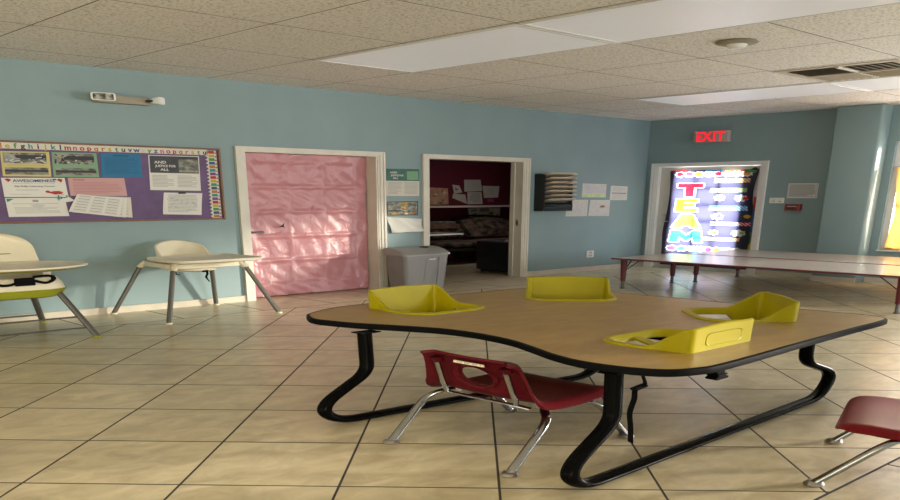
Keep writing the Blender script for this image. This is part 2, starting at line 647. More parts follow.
# ceiling T-bar grid
mb = MB()
PX, PY = 0.645, 0.655
gxs = [-4.253 + PX * n for n in range(-8, 8)]
gys = [-0.325 - PY * n for n in range(0, 10)]
for x in gxs:
    if XL < x < -0.02:
        mb.box(x - 0.006, x + 0.006, YR, 0, H - 0.0006, H, 'tbar')
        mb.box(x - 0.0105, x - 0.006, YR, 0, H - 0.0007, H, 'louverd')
for y in gys:
    mb.box(XL, 0, y - 0.006, y + 0.006, H - 0.0006, H, 'tbar')
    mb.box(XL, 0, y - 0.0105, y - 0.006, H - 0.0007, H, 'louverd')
struct(mb.build('ceiling_trim', smooth=False))

mb = MB()
for a, b in ((XL, D1[0]), (D1[1], D2[0]), (D2[1], 0.12)):
    mb.box(a, b, 0, 0.12, 0, H, 'wall')
for d in (D1, D2):
    mb.box(d[0], d[1], 0, 0.12, d[2], H, 'wall')
struct(mb.build('wall_left', smooth=False))
# back wall: door, window bay
WY0, WY1, WZ0, WZ1 = -2.10, -4.3, 0.57, 2.36
mb = MB()
mb.box(0, 0.12, D3[0], 0.0, 0, H, 'wall')
mb.box(0, 0.12, D3[1], D3[0], D3[2], H, 'wall')
mb.box(0, 0.12, WY0, D3[1], 0, H, 'wall')
mb.box(0, 0.12, WY1, WY0, 0, WZ0, 'wall')
mb.box(0, 0.12, WY1, WY0, WZ1, H, 'wall')
mb.box(0, 0.12, YR, WY1, 0, H, 'wall')
struct(mb.build('wall_back', smooth=False))
mb = MB()
mb.box(-0.17, 0, -2.045, -1.705, 0, H, 'wall', bev=0.02, seg=4)
struct(mb.build('pillar', smooth=True))
# unseen walls behind the camera, each with a wide window opening added for daylight
mb = MB()
RW = (-0.5, -5.8, 0.7, 2.5)
mb.box(XL - 0.12, XL, YR, 0.12, 0, RW[2], 'wall')
mb.box(XL - 0.12, XL, YR, 0.12, RW[3], H, 'wall')
mb.box(XL - 0.12, XL, RW[0], 0.12, RW[2], RW[3], 'wall')
mb.box(XL - 0.12, XL, YR, RW[1], RW[2], RW[3], 'wall')
struct(mb.build('wall_rear', smooth=False))
mb = MB()
SW = (-8.8, -0.8, 0.6, 2.5)
mb.box(XL, 0.12, YR - 0.12, YR, 0, SW[2], 'wall')
mb.box(XL, 0.12, YR - 0.12, YR, SW[3], H, 'wall')
mb.box(XL, SW[0], YR - 0.12, YR, SW[2], SW[3], 'wall')
mb.box(SW[1], 0.12, YR - 0.12, YR, SW[2], SW[3], 'wall')
struct(mb.build('wall_right', smooth=False))
# short unseen partition added beside the camera to shade the right-hand floor
mb = MB()
mb.box(-6.26, -6.16, YR, -4.80, 0, H, 'wall')
struct(mb.build('shade_partition', smooth=False))
# office behind the doorway
mb = MB()
mb.box(-3.2, 1.2, 2.05, 2.15, 0, 2.7, 'maroon')
mb.box(-3.3, -3.2, 0.12, 2.5, 0, 2.7, 'maroon')
mb.box(1.1, 1.2, 0.12, 2.4, 0, 2.7, 'maroon')
mb.box(-3.2, D2[0], 0.121, 0.14, 0, 2.7, 'maroon')
mb.box(D2[1], 1.2, 0.121, 0.14, 0, 2.7, 'maroon')
mb.box(D2[0], D2[1], 0.121, 0.14, D2[2], 2.7, 'maroon')
struct(mb.build('wall_office', smooth=False))
mb = MB()
mb.box(-3.2, 1.2, 0.12, 2.5, 2.7, 2.8, 'ceil')
struct(mb.build('ceiling_office', smooth=False))
# baseboards
mb = MB()
for a, b in ((XL, D1[0] - TW), (D1[1] + TW, D2[0] - TW), (D2[1] + TW, 0)):
    mb.box(a, b, -0.012, 0, 0, 0.075, 'base')
    mb.box(a, b, -0.015, 0, 0.075, 0.085, 'base', bev=0.002)
struct(mb.build('baseboard_left', smooth=False))
mb = MB()
for a, b in ((-1.705, D3[1] - TW), (WY1 - 1, -2.045), (D3[0] + TW, 0)):
    mb.box(-0.012, 0, a, b, 0, 0.085, 'base')
mb.box(-0.182, -0.17, -2.045, -1.705, 0, 0.085, 'base')
struct(mb.build('baseboard_back', smooth=False))


def door_trim(d, m, fn, depth=0.12, stop=0.0):
    """moulded casing around an opening plus the jamb lining; fn maps (u along wall, v up, t out of wall)"""
    mb = MB()
    u0, u1, h = min(d[0], d[1]), max(d[0], d[1]), d[2]

    def bar(a0, a1, v0, v1, t0, t1):
        vs = [fn(u, v, t) for u in (a0, a1) for v in (v0, v1) for t in (t0, t1)]
        mb.add(vs, [[0, 1, 3, 2], [4, 6, 7, 5], [0, 4, 5, 1], [2, 3, 7, 6], [0, 2, 6, 4], [1, 5, 7, 3]], m)
    for k, (o0, o1, t) in enumerate(((0.0, 0.018, 0.010), (0.018, 0.042, 0.015), (0.042, TW, 0.021))):
        bar(u0 - o1, u0 - o0, 0, h + o0, 0, t)
        bar(u1 + o0, u1 + o1, 0, h + o0, 0, t)
        bar(u0 - o1, u1 + o1, h + o0, h + o1, 0, t)
    bar(u0, u0 + 0.012, 0, h, -depth, 0.006)
    bar(u1 - 0.012, u1, 0, h, -depth, 0.006)
    bar(u0 + 0.012, u1 - 0.012, h - 0.012, h, -depth, 0.006)
    if stop:
        bar(u0 + 0.012, u0 + 0.022, 0, h - 0.012, -depth, -depth + stop)
        bar(u1 - 0.022, u1 - 0.012, 0, h - 0.012, -depth, -depth + stop)
    return mb


LW = lambda u, v, t: (u, -t, v)
BW = lambda u, v, t: (-t, u, v)
struct(door_trim(D1, 'trim', LW, 0.165).build('trim_1', smooth=False))
t2 = struct(door_trim(D2, 'trim', LW, 0.115, 0.04).build('trim_2', smooth=False))
mb = MB()
mb.box(D2[1] - 0.0135, D2[1] - 0.0115, 0.03, 0.055, 0.93, 1.03, 'steel')
mb.box(D2[1] - 0.0142, D2[1] - 0.0125, 0.036, 0.049, 0.965, 0.99, 'c_red')
mb.build('strike_plate', t2, smooth=False)
struct(door_trim(D3, 'trimw', BW).build('trim_3', smooth=False))


# door 1: paned door leaf behind a pink sheet
def paned_door(x0, x1, h, cols, rows, fn, m, stile, z0=0.004, brail=0.2, glass=True):
    mb = MB()
    u0, u1 = min(x0, x1), max(x0, x1)

    def bar(a0, a1, v0, v1, t0=-0.02, t1=0.02, mm=m):
        vs = [fn(u, v, t) for u in (a0, a1) for v in (v0, v1) for t in (t0, t1)]
        mb.add(vs, [[0, 1, 3, 2], [4, 6, 7, 5], [0, 4, 5, 1], [2, 3, 7, 6], [0, 2, 6, 4], [1, 5, 7, 3]], mm)
    bar(u0, u0 + stile, z0, h)
    bar(u1 - stile, u1, z0, h)
    bar(u0 + stile, u1 - stile, h - 0.10, h)
    bar(u0 + stile, u1 - stile, z0, z0 + brail)
    a, b, c, d = u0 + stile, u1 - stile, z0 + brail, h - 0.10
    for i in range(1, cols):
        x = a + (b - a) * i / cols
        bar(x - 0.010, x + 0.010, c, d, -0.014, 0.014)
    for j in range(1, rows):
        z = c + (d - c) * j / rows
        bar(a, b, z - 0.012, z + 0.012, -0.014, 0.014)
    if glass:
        bar(a, b, c, d, -0.003, 0.003, 'glass')
    return mb, (a, b, c, d)


DY1 = 0.135
mb, ap = paned_door(D1[0] + 0.014, D1[1] - 0.014, 2.034, 3, 5, lambda u, v, t: (u, DY1 - t, v), 'doorpaint', 0.09, 0.012, 0.17, True)
mb.box(D1[0] - 0.1, D1[1] + 0.1, DY1 + 0.06, DY1 + 0.065, 0, 2.1, 'dark')
door1 = struct(mb.build('door_1', smooth=False))
mb = MB()
hx, hz = D1[0] + 0.038, 0.955
mb.lathe([(0.024, 0), (0.024, 0.008), (0.012, 0.012), (0.011, 0.045)], 'greyleg', (hx, DY1 - 0.045, hz), 16, axis='y')
mb.tube(fillet([(hx, DY1 - 0.08, hz), (hx + 0.02, DY1 - 0.093, hz), (hx + 0.085, DY1 - 0.093, hz - 0.002)], 0.015), [0.015] * 9 + [0.012], 'greyleg', 10)
mb.build('door_handle', door1)
# pink sheet, taped over the whole door
px0, px1, pz0, pz1 = D1[0] + 0.016, D1[1] - 0.016, 0.014, 2.036
pw, ph = px1 - px0, pz1 - pz0
a_, b_, c_, d_ = ap


def pinkfn(u, v):
    x = px0 + pw * u
    z = pz0 + ph * v
    y = DY1 - 0.038
    # hangs into the panes a little, held forward by the bars
    if a_ < x < b_ and c_ < z < d_:
        fu = ((x - a_) / (b_ - a_) * 3) % 1
        fv = ((z - c_) / (d_ - c_) * 5) % 1
        e = min(min(fu, 1 - fu) / 0.10, min(fv, 1 - fv) / 0.12, 1)
        y += 0.010 * e * e * (3 - 2 * e)
    y += 0.0035 * math.sin(9 * u + 14 * v + 2 * math.sin(7 * v)) + 0.0025 * math.sin(27 * u - 19 * v + 3 * math.sin(6 * u))
    y += 0.002 * math.sin(55 * (u * 0.8 + v) + 4 * math.sin(9 * v))
    k = max(0, 1 - (abs(u - 0.45) / 0.10)) * max(0, (v - 0.97) / 0.03)
    z -= 0.018 * k
    x -= 0.006 * math.sin(12 * v) * (1 if u < 0.01 or u > 0.99 else 0)
    return (x, y, z)


mb = MB()
mb.grid(pinkfn, 60, 90, 'pinksheet', (0, 0.0012, 0))
hole = tag(mb.build('plastic_sheet', ang=80), 'crinkled pink plastic sheet taped over the closed paned door', 'sheet')
mb = MB()
tx, tz = -3.80, 1.03
mb.prism([(tx, tz), (tx + 0.015, tz + 0.012), (tx + 0.03, tz + 0.045), (tx + 0.024, tz + 0.008), (tx + 0.028, tz - 0.022), (tx + 0.01, tz - 0.012), (tx - 0.014, tz - 0.02)], -(DY1 - 0.052), -(DY1 - 0.049), 'dark', lambda u, v, t: (u, -t, v))
o = mb.build('tear', hole, smooth=False)
o['label'] = 'small dark tear in the sheet'

# door 3: glazed exit door with banner
DX3 = 0.055
mb, ap3 = paned_door(D3[1] + 0.014, D3[0] - 0.014, 2.024, 3, 5, lambda u, v, t: (DX3 - t, u, v), 'doorpaint', 0.16, 0.012, 0.33)
door3 = struct(mb.build('door_3', smooth=False))
mb = MB()
ky = D3[0] - 0.085
mb.lathe([(0.026, 0), (0.026, 0.01), (0.014, 0.016), (0.012, 0.02)], 'steel', (0, 0, 0), 16, axis='y')
mb.tube([(0, -0.018, 0), (0.0, -0.03, 0)], 0.012, 'steel', 10)
mb.build('deadbolt', door3, (DX3 - 0.02, ky, 1.075), -PI / 2)
mb = MB()
mb.lathe([(0.026, 0), (0.026, 0.008), (0.012, 0.014), (0.011, 0.045)], 'steel', (0, 0, 0), 16, axis='y')
mb.tube(fillet([(0, -0.04, 0), (0.0, -0.058, 0), (0.075, -0.058, 0)], 0.015), 0.009, 'steel', 10)
mb.build('door_handle', door3, (DX3 - 0.02, ky, 0.955), -PI / 2)


# ------------------------------------------------------------------ banner on the exit door
def inpoly(x, y, P):
    c = False
    n = len(P)
    for i in range(n):
        x1, y1 = P[i]
        x2, y2 = P[i - 1]
        if (y1 > y) != (y2 > y) and x < (x2 - x1) * (y - y1) / (y2 - y1) + x1:
            c = not c
    return c


M['b_black'] = cloth_trans('banner_black', (0.012, 0.011, 0.016), (0.105, 0.10, 0.19), 0.6)
M['b_white'] = cloth_trans('banner_white', (0.7, 0.7, 0.7), (0.85, 0.85, 0.9), 0.6)
for nm, c in dict(red=(0.75, 0.02, 0.05), yellow=(0.8, 0.55, 0.03), green=(0.33, 0.62, 0.08), blue=(0.06, 0.38, 0.75), pink=(0.8, 0.08, 0.40), cyan=(0.15, 0.62, 0.75), orange=(0.8, 0.36, 0.06)).items():
    M['b_' + nm] = cloth_trans('banner_' + nm, tuple(x * 0.7 for x in c), c, 0.6)
BWD, BZ0, BZ1 = 0.815, 0.07, 1.955
GL = {  # block letters in a 1 x 1 cell
    'T': [(0, 1), (1, 1), (1, .7), (.68, .7), (.68, 0), (.32, 0), (.32, .7), (0, .7)],
    'E': [(0, 1), (1, 1), (1, .76), (.38, .76), (.38, .62), (.85, .62), (.85, .40), (.38, .40), (.38, .24), (1, .24), (1, 0), (0, 0)],
    'A': [(.30, 1), (.70, 1), (1, 0), (.68, 0), (.62, .2), (.38, .2), (.32, 0), (0, 0)],
    'M': [(.06, 1), (.30, 1), (.5, .55), (.70, 1), (.94, 1), (1, 0), (.74, 0), (.70, .5), (.55, .15), (.45, .15), (.30, .5), (.26, 0), (0, 0)]}
letters = [('T', 'b_red', 0.085, 0.325, 1.45, 1.70), ('E', 'b_yellow', 0.08, 0.29, 1.16, 1.40), ('A', 'b_green', 0.075, 0.33, 0.83, 1.10), ('M', 'b_blue', 0.06, 0.36, 0.55, 0.78)]
bars = [(0.42, 0.76, 1.71, 1.79, 'b_white', 'b_orange'), (0.39, 0.75, 1.53, 1.615, 'b_white', 'b_green'), (0.40, 0.76, 1.19, 1.275, 'b_white', 'b_blue'), (0.43, 0.79, 0.90, 0.965, 'b_white', 'b_red'), (0.38, 0.72, 0.60, 0.665, 'b_white', 'b_orange')]
splats = [(0.49, 1.43, .055, 'b_white'), (0.70, 1.42, .06, 'b_white'), (0.745, 1.42, .03, 'b_red'), (0.49, 1.07, .06, 'b_white'), (0.51, 1.08, .028, 'b_pink'), (0.76, 1.08, .03, 'b_yellow'), (0.47, 0.76, .05, 'b_white'), (0.49, 0.755, .028, 'b_orange'), (0.70, 0.76, .06, 'b_white'), (0.73, 0.765, .025, 'b_green')]
for i, c in enumerate(('red', 'pink', 'yellow', 'cyan', 'red', 'white', 'white', 'orange')):
    splats += [(0.10 + i * 0.088, 1.875, 0.052, 'b_white'), (0.10 + i * 0.088, 1.88, 0.034, 'b_' + c)]
for i, c in enumerate(('pink', 'blue', 'white', 'white', 'pink', 'yellow', 'white', 'green')):
    splats += [(0.09 + i * 0.088, 0.42, 0.055, 'b_white'), (0.09 + i * 0.088, 0.42, 0.040, 'b_' + c)]


def bann(u, z):
    m_ = 'b_black'
    if z > BZ1 - 0.022:
        return ('b_red', 'b_black', 'b_blue', 'b_orange')[int(u * 6) % 4]
    for a, b, c, d, m1, m2 in bars:
        if a < u < b and c < z < d:
            m_ = m1
            if u > b - 0.09:
                m_ = m2 if (u * 90 + z * 70) % 3 < 2 else m1
            elif m2 == 'b_red' and abs(z - (c + d) / 2) < 0.013 and (u * 60) % 2 < 1.5:
                m_ = 'b_red'
            elif m2 == 'b_blue' and z > d - 0.028:
                m_ = 'b_cyan'
            elif m2 == 'b_orange' and abs(z - (c + d) / 2) < 0.010 and (u * 40) % 2 < 1.3:
                m_ = 'b_orange'
    for x, zz, r, mm in splats:
        rx, rz_ = (u - x), (z - zz) * 0.95
        a = math.atan2(rz_, rx)
        if math.hypot(rx, rz_) < r * (1 + 0.12 * math.sin(7 * a + x * 50)):
            m_ = mm
    for ch, mm, a, b, c, d in letters:
        w, h = b - a, d - c
        hit = False
        for ox, oz in ((0, 0), (.016, 0), (-.016, 0), (0, .016), (0, -.016), (.011, .011), (-.011, .011), (.011, -.011), (-.011, -.011)):
            if inpoly((u - a + ox) / w, (z - c + oz) / h, GL[ch]):
                hit = True
                break
        if hit:
            m_ = mm if inpoly((u - a) / w, (z - c) / h, GL[ch]) else 'b_white'
    return m_


NU, NV = 110, 170


def bpos(i, j):
    u = BWD * i / NU
    z = BZ0 + (BZ1 - BZ0) * j / NV
    e = (u / BWD - 0.5) * 2
    u2 = u + 0.012 * math.sin(z * 5.2) * (1 if e < 0 else -1) * abs(e) ** 3 - (0.03 * max(0, 1.2 - z) if e < -0.2 else 0) * abs(e) ** 2
    y = -0.012 - 0.010 * math.sin(u * 13 + 0.8 * math.sin(z * 3)) - 0.02 * abs(e) ** 6 * abs(math.sin(z * 3.1))
    return (u2 - BWD / 2, y, z)


mb = MB()
vs = [bpos(i, j) for j in range(NV + 1) for i in range(NU + 1)]
fm = {}
for j in range(NV):
    for i in range(NU):
        mm = bann(BWD * (i + .5) / NU, BZ0 + (BZ1 - BZ0) * (j + .5) / NV)
        a = j * (NU + 1) + i
        fm.setdefault(mm, []).append([a, a + 1, a + NU + 2, a + NU + 1])
mb.v = vs
for mm, fs in fm.items():
    k = mb.m(mm)
    mb.f += fs
    mb.mi += [k] * len(fs)
bn = tag(mb.build('banner', None, (DX3 - 0.024, -0.242 - BWD / 2, 0), -PI / 2, ang=80, recalc=False), 'black fabric banner with TEAM in big coloured letters, hanging over the glazed exit door', 'banner')
mb = MB()
mb.prism([(0.30, 1.955), (0.41, 1.93), (0.40, 1.89), (0.33, 1.90), (0.315, 1.885), (0.305, 1.90)], 0.034, 0.037, 'c_green', LW)
mb.prism([(0.345, 1.95), (0.39, 1.99), (0.415, 1.955), (0.405, 1.925), (0.36, 1.93)], 0.033, 0.0335, 'dark', LW)
mb.build('torn_corner', bn, smooth=False)
# coloured strip of the banner's side showing on the door edge
mb = MB()
for i, c in enumerate(('c_red', 'c_blue', 'c_blue', 'c_green', 'c_yellow')):
    mb.box(0.40, 0.425, -0.016, -0.013, 1.45 - i * 0.22 - 0.22, 1.45 - i * 0.22, c)
mb.build('side_border', bn, smooth=False)

# ------------------------------------------------------------------ window by the pillar
mb = MB()
fw = 0.045
WX = 0.07
mb.box(WX - 0.03, WX + 0.03, WY0 - fw, WY0, WZ0, WZ1, 'trimw')
mb.box(WX - 0.03, WX + 0.03, WY1, WY1 + fw, WZ0, WZ1, 'trimw')
mb.box(WX - 0.03, WX + 0.03, WY1 + fw, WY0 - fw, WZ0, WZ0 + fw, 'trimw')
mb.box(WX - 0.03, WX + 0.03, WY1 + fw, WY0 - fw, WZ1 - fw, WZ1, 'trimw')
for y in (-2.85, -3.57):
    mb.box(WX - 0.025, WX + 0.025, y - 0.02, y + 0.02, WZ0 + fw, WZ1 - fw, 'trimw')
mb.box(WX - 0.022, WX + 0.022, WY1 + fw, WY0 - fw, 1.30, 1.33, 'trimw')
win = struct(mb.build('window_1', smooth=False))
mb = MB()
mb.box(WX - 0.003, WX + 0.003, WY1 + fw, WY0 - fw, WZ0 + fw, WZ1 - fw, 'glass')
mb.build('pane', win, smooth=False)
mb = MB()
mb.box(-0.03, WX, WY1, WY0, WZ0 - 0.02, WZ0, 'trimw')
mb.build('sill', win, smooth=False)
mb = MB()


def curt(u, v):
    y = WY0 - 0.035 - 0.80 * u
    z = WZ0 + 0.012 + (1.93 - WZ0) * v
    x = 0.018 + 0.012 * math.sin(u * 46 + 0.6 * math.sin(v * 4)) + 0.006 * math.sin(u * 19)
    return (x, y - 0.06 * (1 - u) * (0.5 - abs(v - 0.45)) * 1.2, z)


mb.grid(curt, 70, 10, 'curtain')
cur = tag(mb.build('curtain', ang=80), 'amber cafe curtain lit by the sun in the window beside the pillar', 'curtain')
mb = MB()
mb.tube([(0.02, WY0 + 0.0, 1.945), (0.02, WY1, 1.945)], 0.006, 'steel', 8)
mb.build('rod', cur)


# ------------------------------------------------------------------ flat papers given by their four corners on a wall
def quad_paper(name, label, cat, q, base, items=(), group=None, wall='L', lift=0.0015, curl=0.0, parent=None, off=0.0):
    """q: TL TR BR BL as (along, height); items in paper coordinates s,t (t from the top)"""
    cx = sum(p[0] for p in q) / 4
    cz = sum(p[1] for p in q) / 4
    sg = 1 if wall == 'L' else -1
    tl, tr, br, bl = [(sg * (p[0] - cx), p[1] - cz) for p in q]

    def at(s, t, d):
        x = (tl[0] * (1 - s) + tr[0] * s) * (1 - t) + (bl[0] * (1 - s) + br[0] * s) * t
        z = (tl[1] * (1 - s) + tr[1] * s) * (1 - t) + (bl[1] * (1 - s) + br[1] * s) * t
        return (x, -(off + lift + d + curl * (t ** 3) + curl * 0.3 * math.sin(5 * s) * t), z)
    mb = MB()
    mb.grid(lambda u, v: at(u, 1 - v, 0), 10, 10, base, (0, 0.0012, 0))
    hgt = max(abs(tl[1] - bl[1]), 1e-3)
    wid = max(abs(tr[0] - tl[0]), 1e-3)
    for it in items:
        if it[0] == 'r':
            _, s0, s1, t0, t1, mm = it[:6]
            d = it[6] if len(it) > 6 else 0.0007
            n = 6
            vs, fs = [], []
            for k in range(n + 1):
                vs += [at(s0 + (s1 - s0) * k / n, t0, d), at(s0 + (s1 - s0) * k / n, t1, d)]
            fs = [[2 * k, 2 * k + 2, 2 * k + 3, 2 * k + 1] for k in range(n)]
            mb.add(vs, fs, mm)
        elif it[0] == 'p':
            _, poly, mm = it[:3]
            d = it[3] if len(it) > 3 else 0.0009
            mb.add([at(s, t, d) for s, t in poly], [list(range(len(poly)))], mm)
        elif it[0] == 't':
            _, body, s, t, size, mm = it[:6]
            sx = it[6] if len(it) > 6 else 1.0
            mb.text(body, size, lambda x, y, d: at(s + x / wid, t - y / hgt, 0.0012 + d), mm, 0.0006, 0.0008, sx)
    if wall == 'L':
        loc, rz = (cx, 0, cz), 0
    elif wall == 'B':
        loc, rz = (0, cx, cz), -PI / 2
    else:
        loc, rz = (cx, wall, cz), 0
    o = mb.build(name, parent, loc, rz, smooth=False)
    if label:
        tag(o, label, cat, group)
    return o


def lines(s0, s1, t0, t1, n, mm='ink', th=0.32, seed=1):
    r = random.Random(seed)
    out = []
    for i in range(n):
        t = t0 + (t1 - t0) * i / n
        out.append(('r', s0, s1 - (s1 - s0) * r.choice((0, 0.03, 0.08, 0.3)), t, t + (t1 - t0) / n * th, mm))
    return out


def blobs(n, mats, seed, s0=0.05, s1=0.95, t0=0.05, t1=0.95, r0=0.03, r1=0.09):
    r = random.Random(seed)
    out = []
    for i in range(n):
        cs, ct, rr = r.uniform(s0, s1), r.uniform(t0, t1), r.uniform(r0, r1)
        a0 = r.uniform(0, 6)
        asp = r.uniform(0.5, 1.0)
        out.append(('p', [(min(.99, max(.01, cs + rr * math.cos(a0 + k * PI / 4) * r.uniform(.6, 1.1))), min(.99, max(.01, ct + rr * asp * math.sin(a0 + k * PI / 4)))) for k in range(8)], r.choice(mats), 0.0008 + i * 0.00002))
    return out


def scribble(n, mats, seed, s0=0.05, s1=0.95, t0=0.05, t1=0.95, w=0.018):
    r = random.Random(seed)
    out = []
    for i in range(n):
        a = (r.uniform(s0, s1), r.uniform(t0, t1))
        an = r.uniform(0, 6.28)
        L_ = r.uniform(0.06, 0.2)
        b = (min(s1, max(s0, a[0] + L_ * math.cos(an))), min(t1, max(t0, a[1] + L_ * math.sin(an))))
        nx, ny = -math.sin(an) * w, math.cos(an) * w
        out.append(('p', [(a[0] + nx, a[1] + ny), (a[0] - nx, a[1] - ny), (b[0] - nx, b[1] - ny), (b[0] + nx, b[1] + ny)], r.choice(mats), 0.0008 + i * 0.00002))
    return out


# ------------------------------------------------------------------ bulletin board
BX0, BX1, BZa, BZb = -5.96, -4.24, 1.147, 2.064
bd = thing('bulletin_board', 'long purple bulletin board in a brown wood frame, alphabet strip along its top', 'bulletin board', (-5.1, 0, BZa))
mb = MB()
mb.box(BX0 + 5.1, BX1 + 5.1, -0.012, -0.001, 0, BZb - BZa, 'purple')
mb.build('backing', bd, smooth=False)
mb = MB()
w, d, hh = 0.013, 0.026, BZb - BZa
x0, x1 = BX0 + 5.1, BX1 + 5.1
for a in ((x0, x1, 0, w * 1.6), (x0, x1, hh - w * 1.6, hh), (x0, x0 + w, w * 1.6, hh - w * 1.6), (x1 - w, x1, w * 1.6, hh - w * 1.6)):
    mb.box(a[0], a[1], -d, -0.001, a[2], a[3], 'woodframe', bev=0.003)
mb.build('frame', bd)
# alphabet strip
mb = MB()
az0, az1 = 1.976 - BZa, 2.043 - BZa
mb.box(x0 + w, -4.315 + 5.1, -0.0145, -0.012, az0, az1, 'whitewarm')
cols = ('c_red', 'c_orange', 'c_yellow', 'c_green', 'c_teal', 'c_blue', 'c_purple', 'inkd')
seq = 'opqrstuvwxyzabcdefghijklmnopqrstuvwxyznopqrstu'
cmap = {'d': 'c_orange', 'e': 'c_yellow', 'f': 'c_green', 'g': 'inkd', 'h': 'c_teal', 'i': 'inkd', 'j': 'c_yellow', 'k': 'c_teal', 'l': 'inkd', 'm': 'c_red', 'n': 'c_pink', 'o': 'c_red', 'p': 'c_red', 'q': 'c_orange', 'r': 'c_orange', 's': 'c_yellow', 't': 'c_green', 'u': 'inkd', 'v': 'c_blue', 'w': 'c_blue', 'x': 'inkl', 'y': 'c_green', 'z': 'c_blue'}
xe = -4.335
step = (xe + 5.405) / 29.4
for i, ch in enumerate(seq[::-1]):
    x = xe - i * step
    if x < BX0 + 0.04:
        break
    mb.text(ch, 0.076, lambda u, v, t, x=x: (x + 5.1 + u * 0.62, -0.0146 - t, (az0 + az1) / 2 - 0.004 + v), cmap.get(ch, 'c_teal'), 0.0006, 0.0022)
ab = mb.build('alphabet_border', bd, smooth=False)
ab['label'] = 'cream strip of coloured lower-case letters'
mb = MB()
for i in range(19):
    z1 = 2.035 - BZa - i * 0.0455
    c = ('c_red', 'c_yellow', 'c_green', 'c_blue', 'c_orange', 'c_teal', 'c_purple')[i % 7]
    mb.box(-4.318 + 5.1, -4.262 + 5.1, -0.0145, -0.012, z1 - 0.0455, z1, 'whitewarm')
    mb.box(-4.312 + 5.1, -4.276 + 5.1, -0.0153, -0.0145, z1 - 0.040, z1 - 0.004, c)
    mb.box(-4.274 + 5.1, -4.264 + 5.1, -0.0153, -0.0145, z1 - 0.040, z1 - 0.022, cols[(i * 3 + 1) % 7])
    mb.prism([(-4.332 + 5.1, z1 - 0.023), (-4.318 + 5.1, z1 - 0.040), (-4.318 + 5.1, z1 - 0.006)], 0.012, 0.0145, 'whitewarm', LW)
sb = mb.build('side_border', bd, smooth=False)
sb['label'] = 'strip of coloured squares down the right side'

BO = 0.0125
PG = 'papers pinned on the bulletin board'
ph2 = lambda seed: [('r', .04, .93, .05, .48, 'photo'), ('r', .05, .95, .64, .93, 'photo')] + [('r', .26, .93, .14, .30, 'inkd', .0011), ('r', .05, .95, .73, .82, 'inkd', .0011)] + scribble(26, ['inkd', 'ink', 'inkl'], seed, .06, .92, .08, .46, .02) + lines(.1, .9, .53, .60, 2, 'ink')
quad_paper('notice', 'yellow photo flyer at the upper left of the bulletin board', 'notice', [(-5.427, 1.947), (-5.195, 1.952), (-5.202, 1.676), (-5.433, 1.674)], 'pyellow', ph2(3), PG, off=BO)
quad_paper('notice', 'green photo flyer between the yellow and the blue ones on the board', 'notice', [(-5.183, 1.953), (-4.955, 1.956), (-4.957, 1.677), (-5.190, 1.675)], 'pgreen', ph2(4), PG, off=BO)
quad_paper('notice', 'bright blue printed sheet at the top of the bulletin board', 'notice', [(-4.934, 1.957), (-4.717, 1.960), (-4.718, 1.686), (-4.941, 1.681)], 'pblue', [('r', .3, .7, .06, .12, 'pblued')] + lines(.08, .92, .18, .9, 15, 'pblued', .3, 5), PG, off=BO)
it = [('t', 'AWESOMENESS', .5, .16, 0.042, 'c_blue', .70), ('t', 'My Fully Learning Center', .5, .44, 0.024, 'ink', .8)]
it += [('p', [(.04, .06), (.10, .03), (.15, .10), (.10, .22)], 'c_red'), ('p', [(.86, .10), (.90, .04), (.96, .08), (.93, .24)], 'c_red'), ('r', .80, .86, .05, .12, 'c_blue')]
it += [('p', [(.64 + .30 * s, .62 + .30 * t) for s, t in ((.0, .25), (.15, .1), (.3, .35), (.45, .25), (.75, .2), (.98, .45), (.85, .6), (1., .85), (.7, .75), (.5, .85), (.3, .65), (.05, .5))], 'c_red')]
it += lines(.2, .55, .62, .70, 1, 'ink') + lines(.08, .42, .85, .9, 1, 'ink') + lines(.15, .85, .27, .32, 1, 'ink')
quad_paper('award_certificate', 'white AWESOMENESS award sheet with a red creature in its corner', 'certificate', [(-5.444, 1.656), (-5.137, 1.664), (-5.131, 1.445), (-5.443, 1.445)], 'white', it, PG, off=BO)
it = [('p', [(.02, .04), (.14, .04), (.04, .20), (.02, .20)], 'c_teal'), ('p', [(.84, .04), (.98, .04), (.98, .24), (.90, .12)], 'c_teal'), ('r', .44, .54, .1, .22, 'ink')]
it += [('p', [(.38, .38), (.50, .33), (.64, .38), (.52, .62)], 'inkl')] + lines(.1, .9, .30, .36, 1, 'ink') + lines(.12, .88, .5, .86, 6, 'ink', .25, 8)
quad_paper('certificate', 'white certificate with teal corners below the award sheet', 'certificate', [(-5.442, 1.434), (-5.152, 1.436), (-5.141, 1.223), (-5.438, 1.222)], 'white', it, PG, off=BO)
quad_paper('letter', 'pink typed letter in the middle of the bulletin board', 'notice', [(-5.121, 1.666), (-4.822, 1.671), (-4.817, 1.456), (-5.120, 1.458)], 'ppink', [('r', .08, .28, .08, .15, 'pinkink')] + lines(.07, .94, .25, .9, 8, 'pinkink', .28, 9), PG, off=BO)
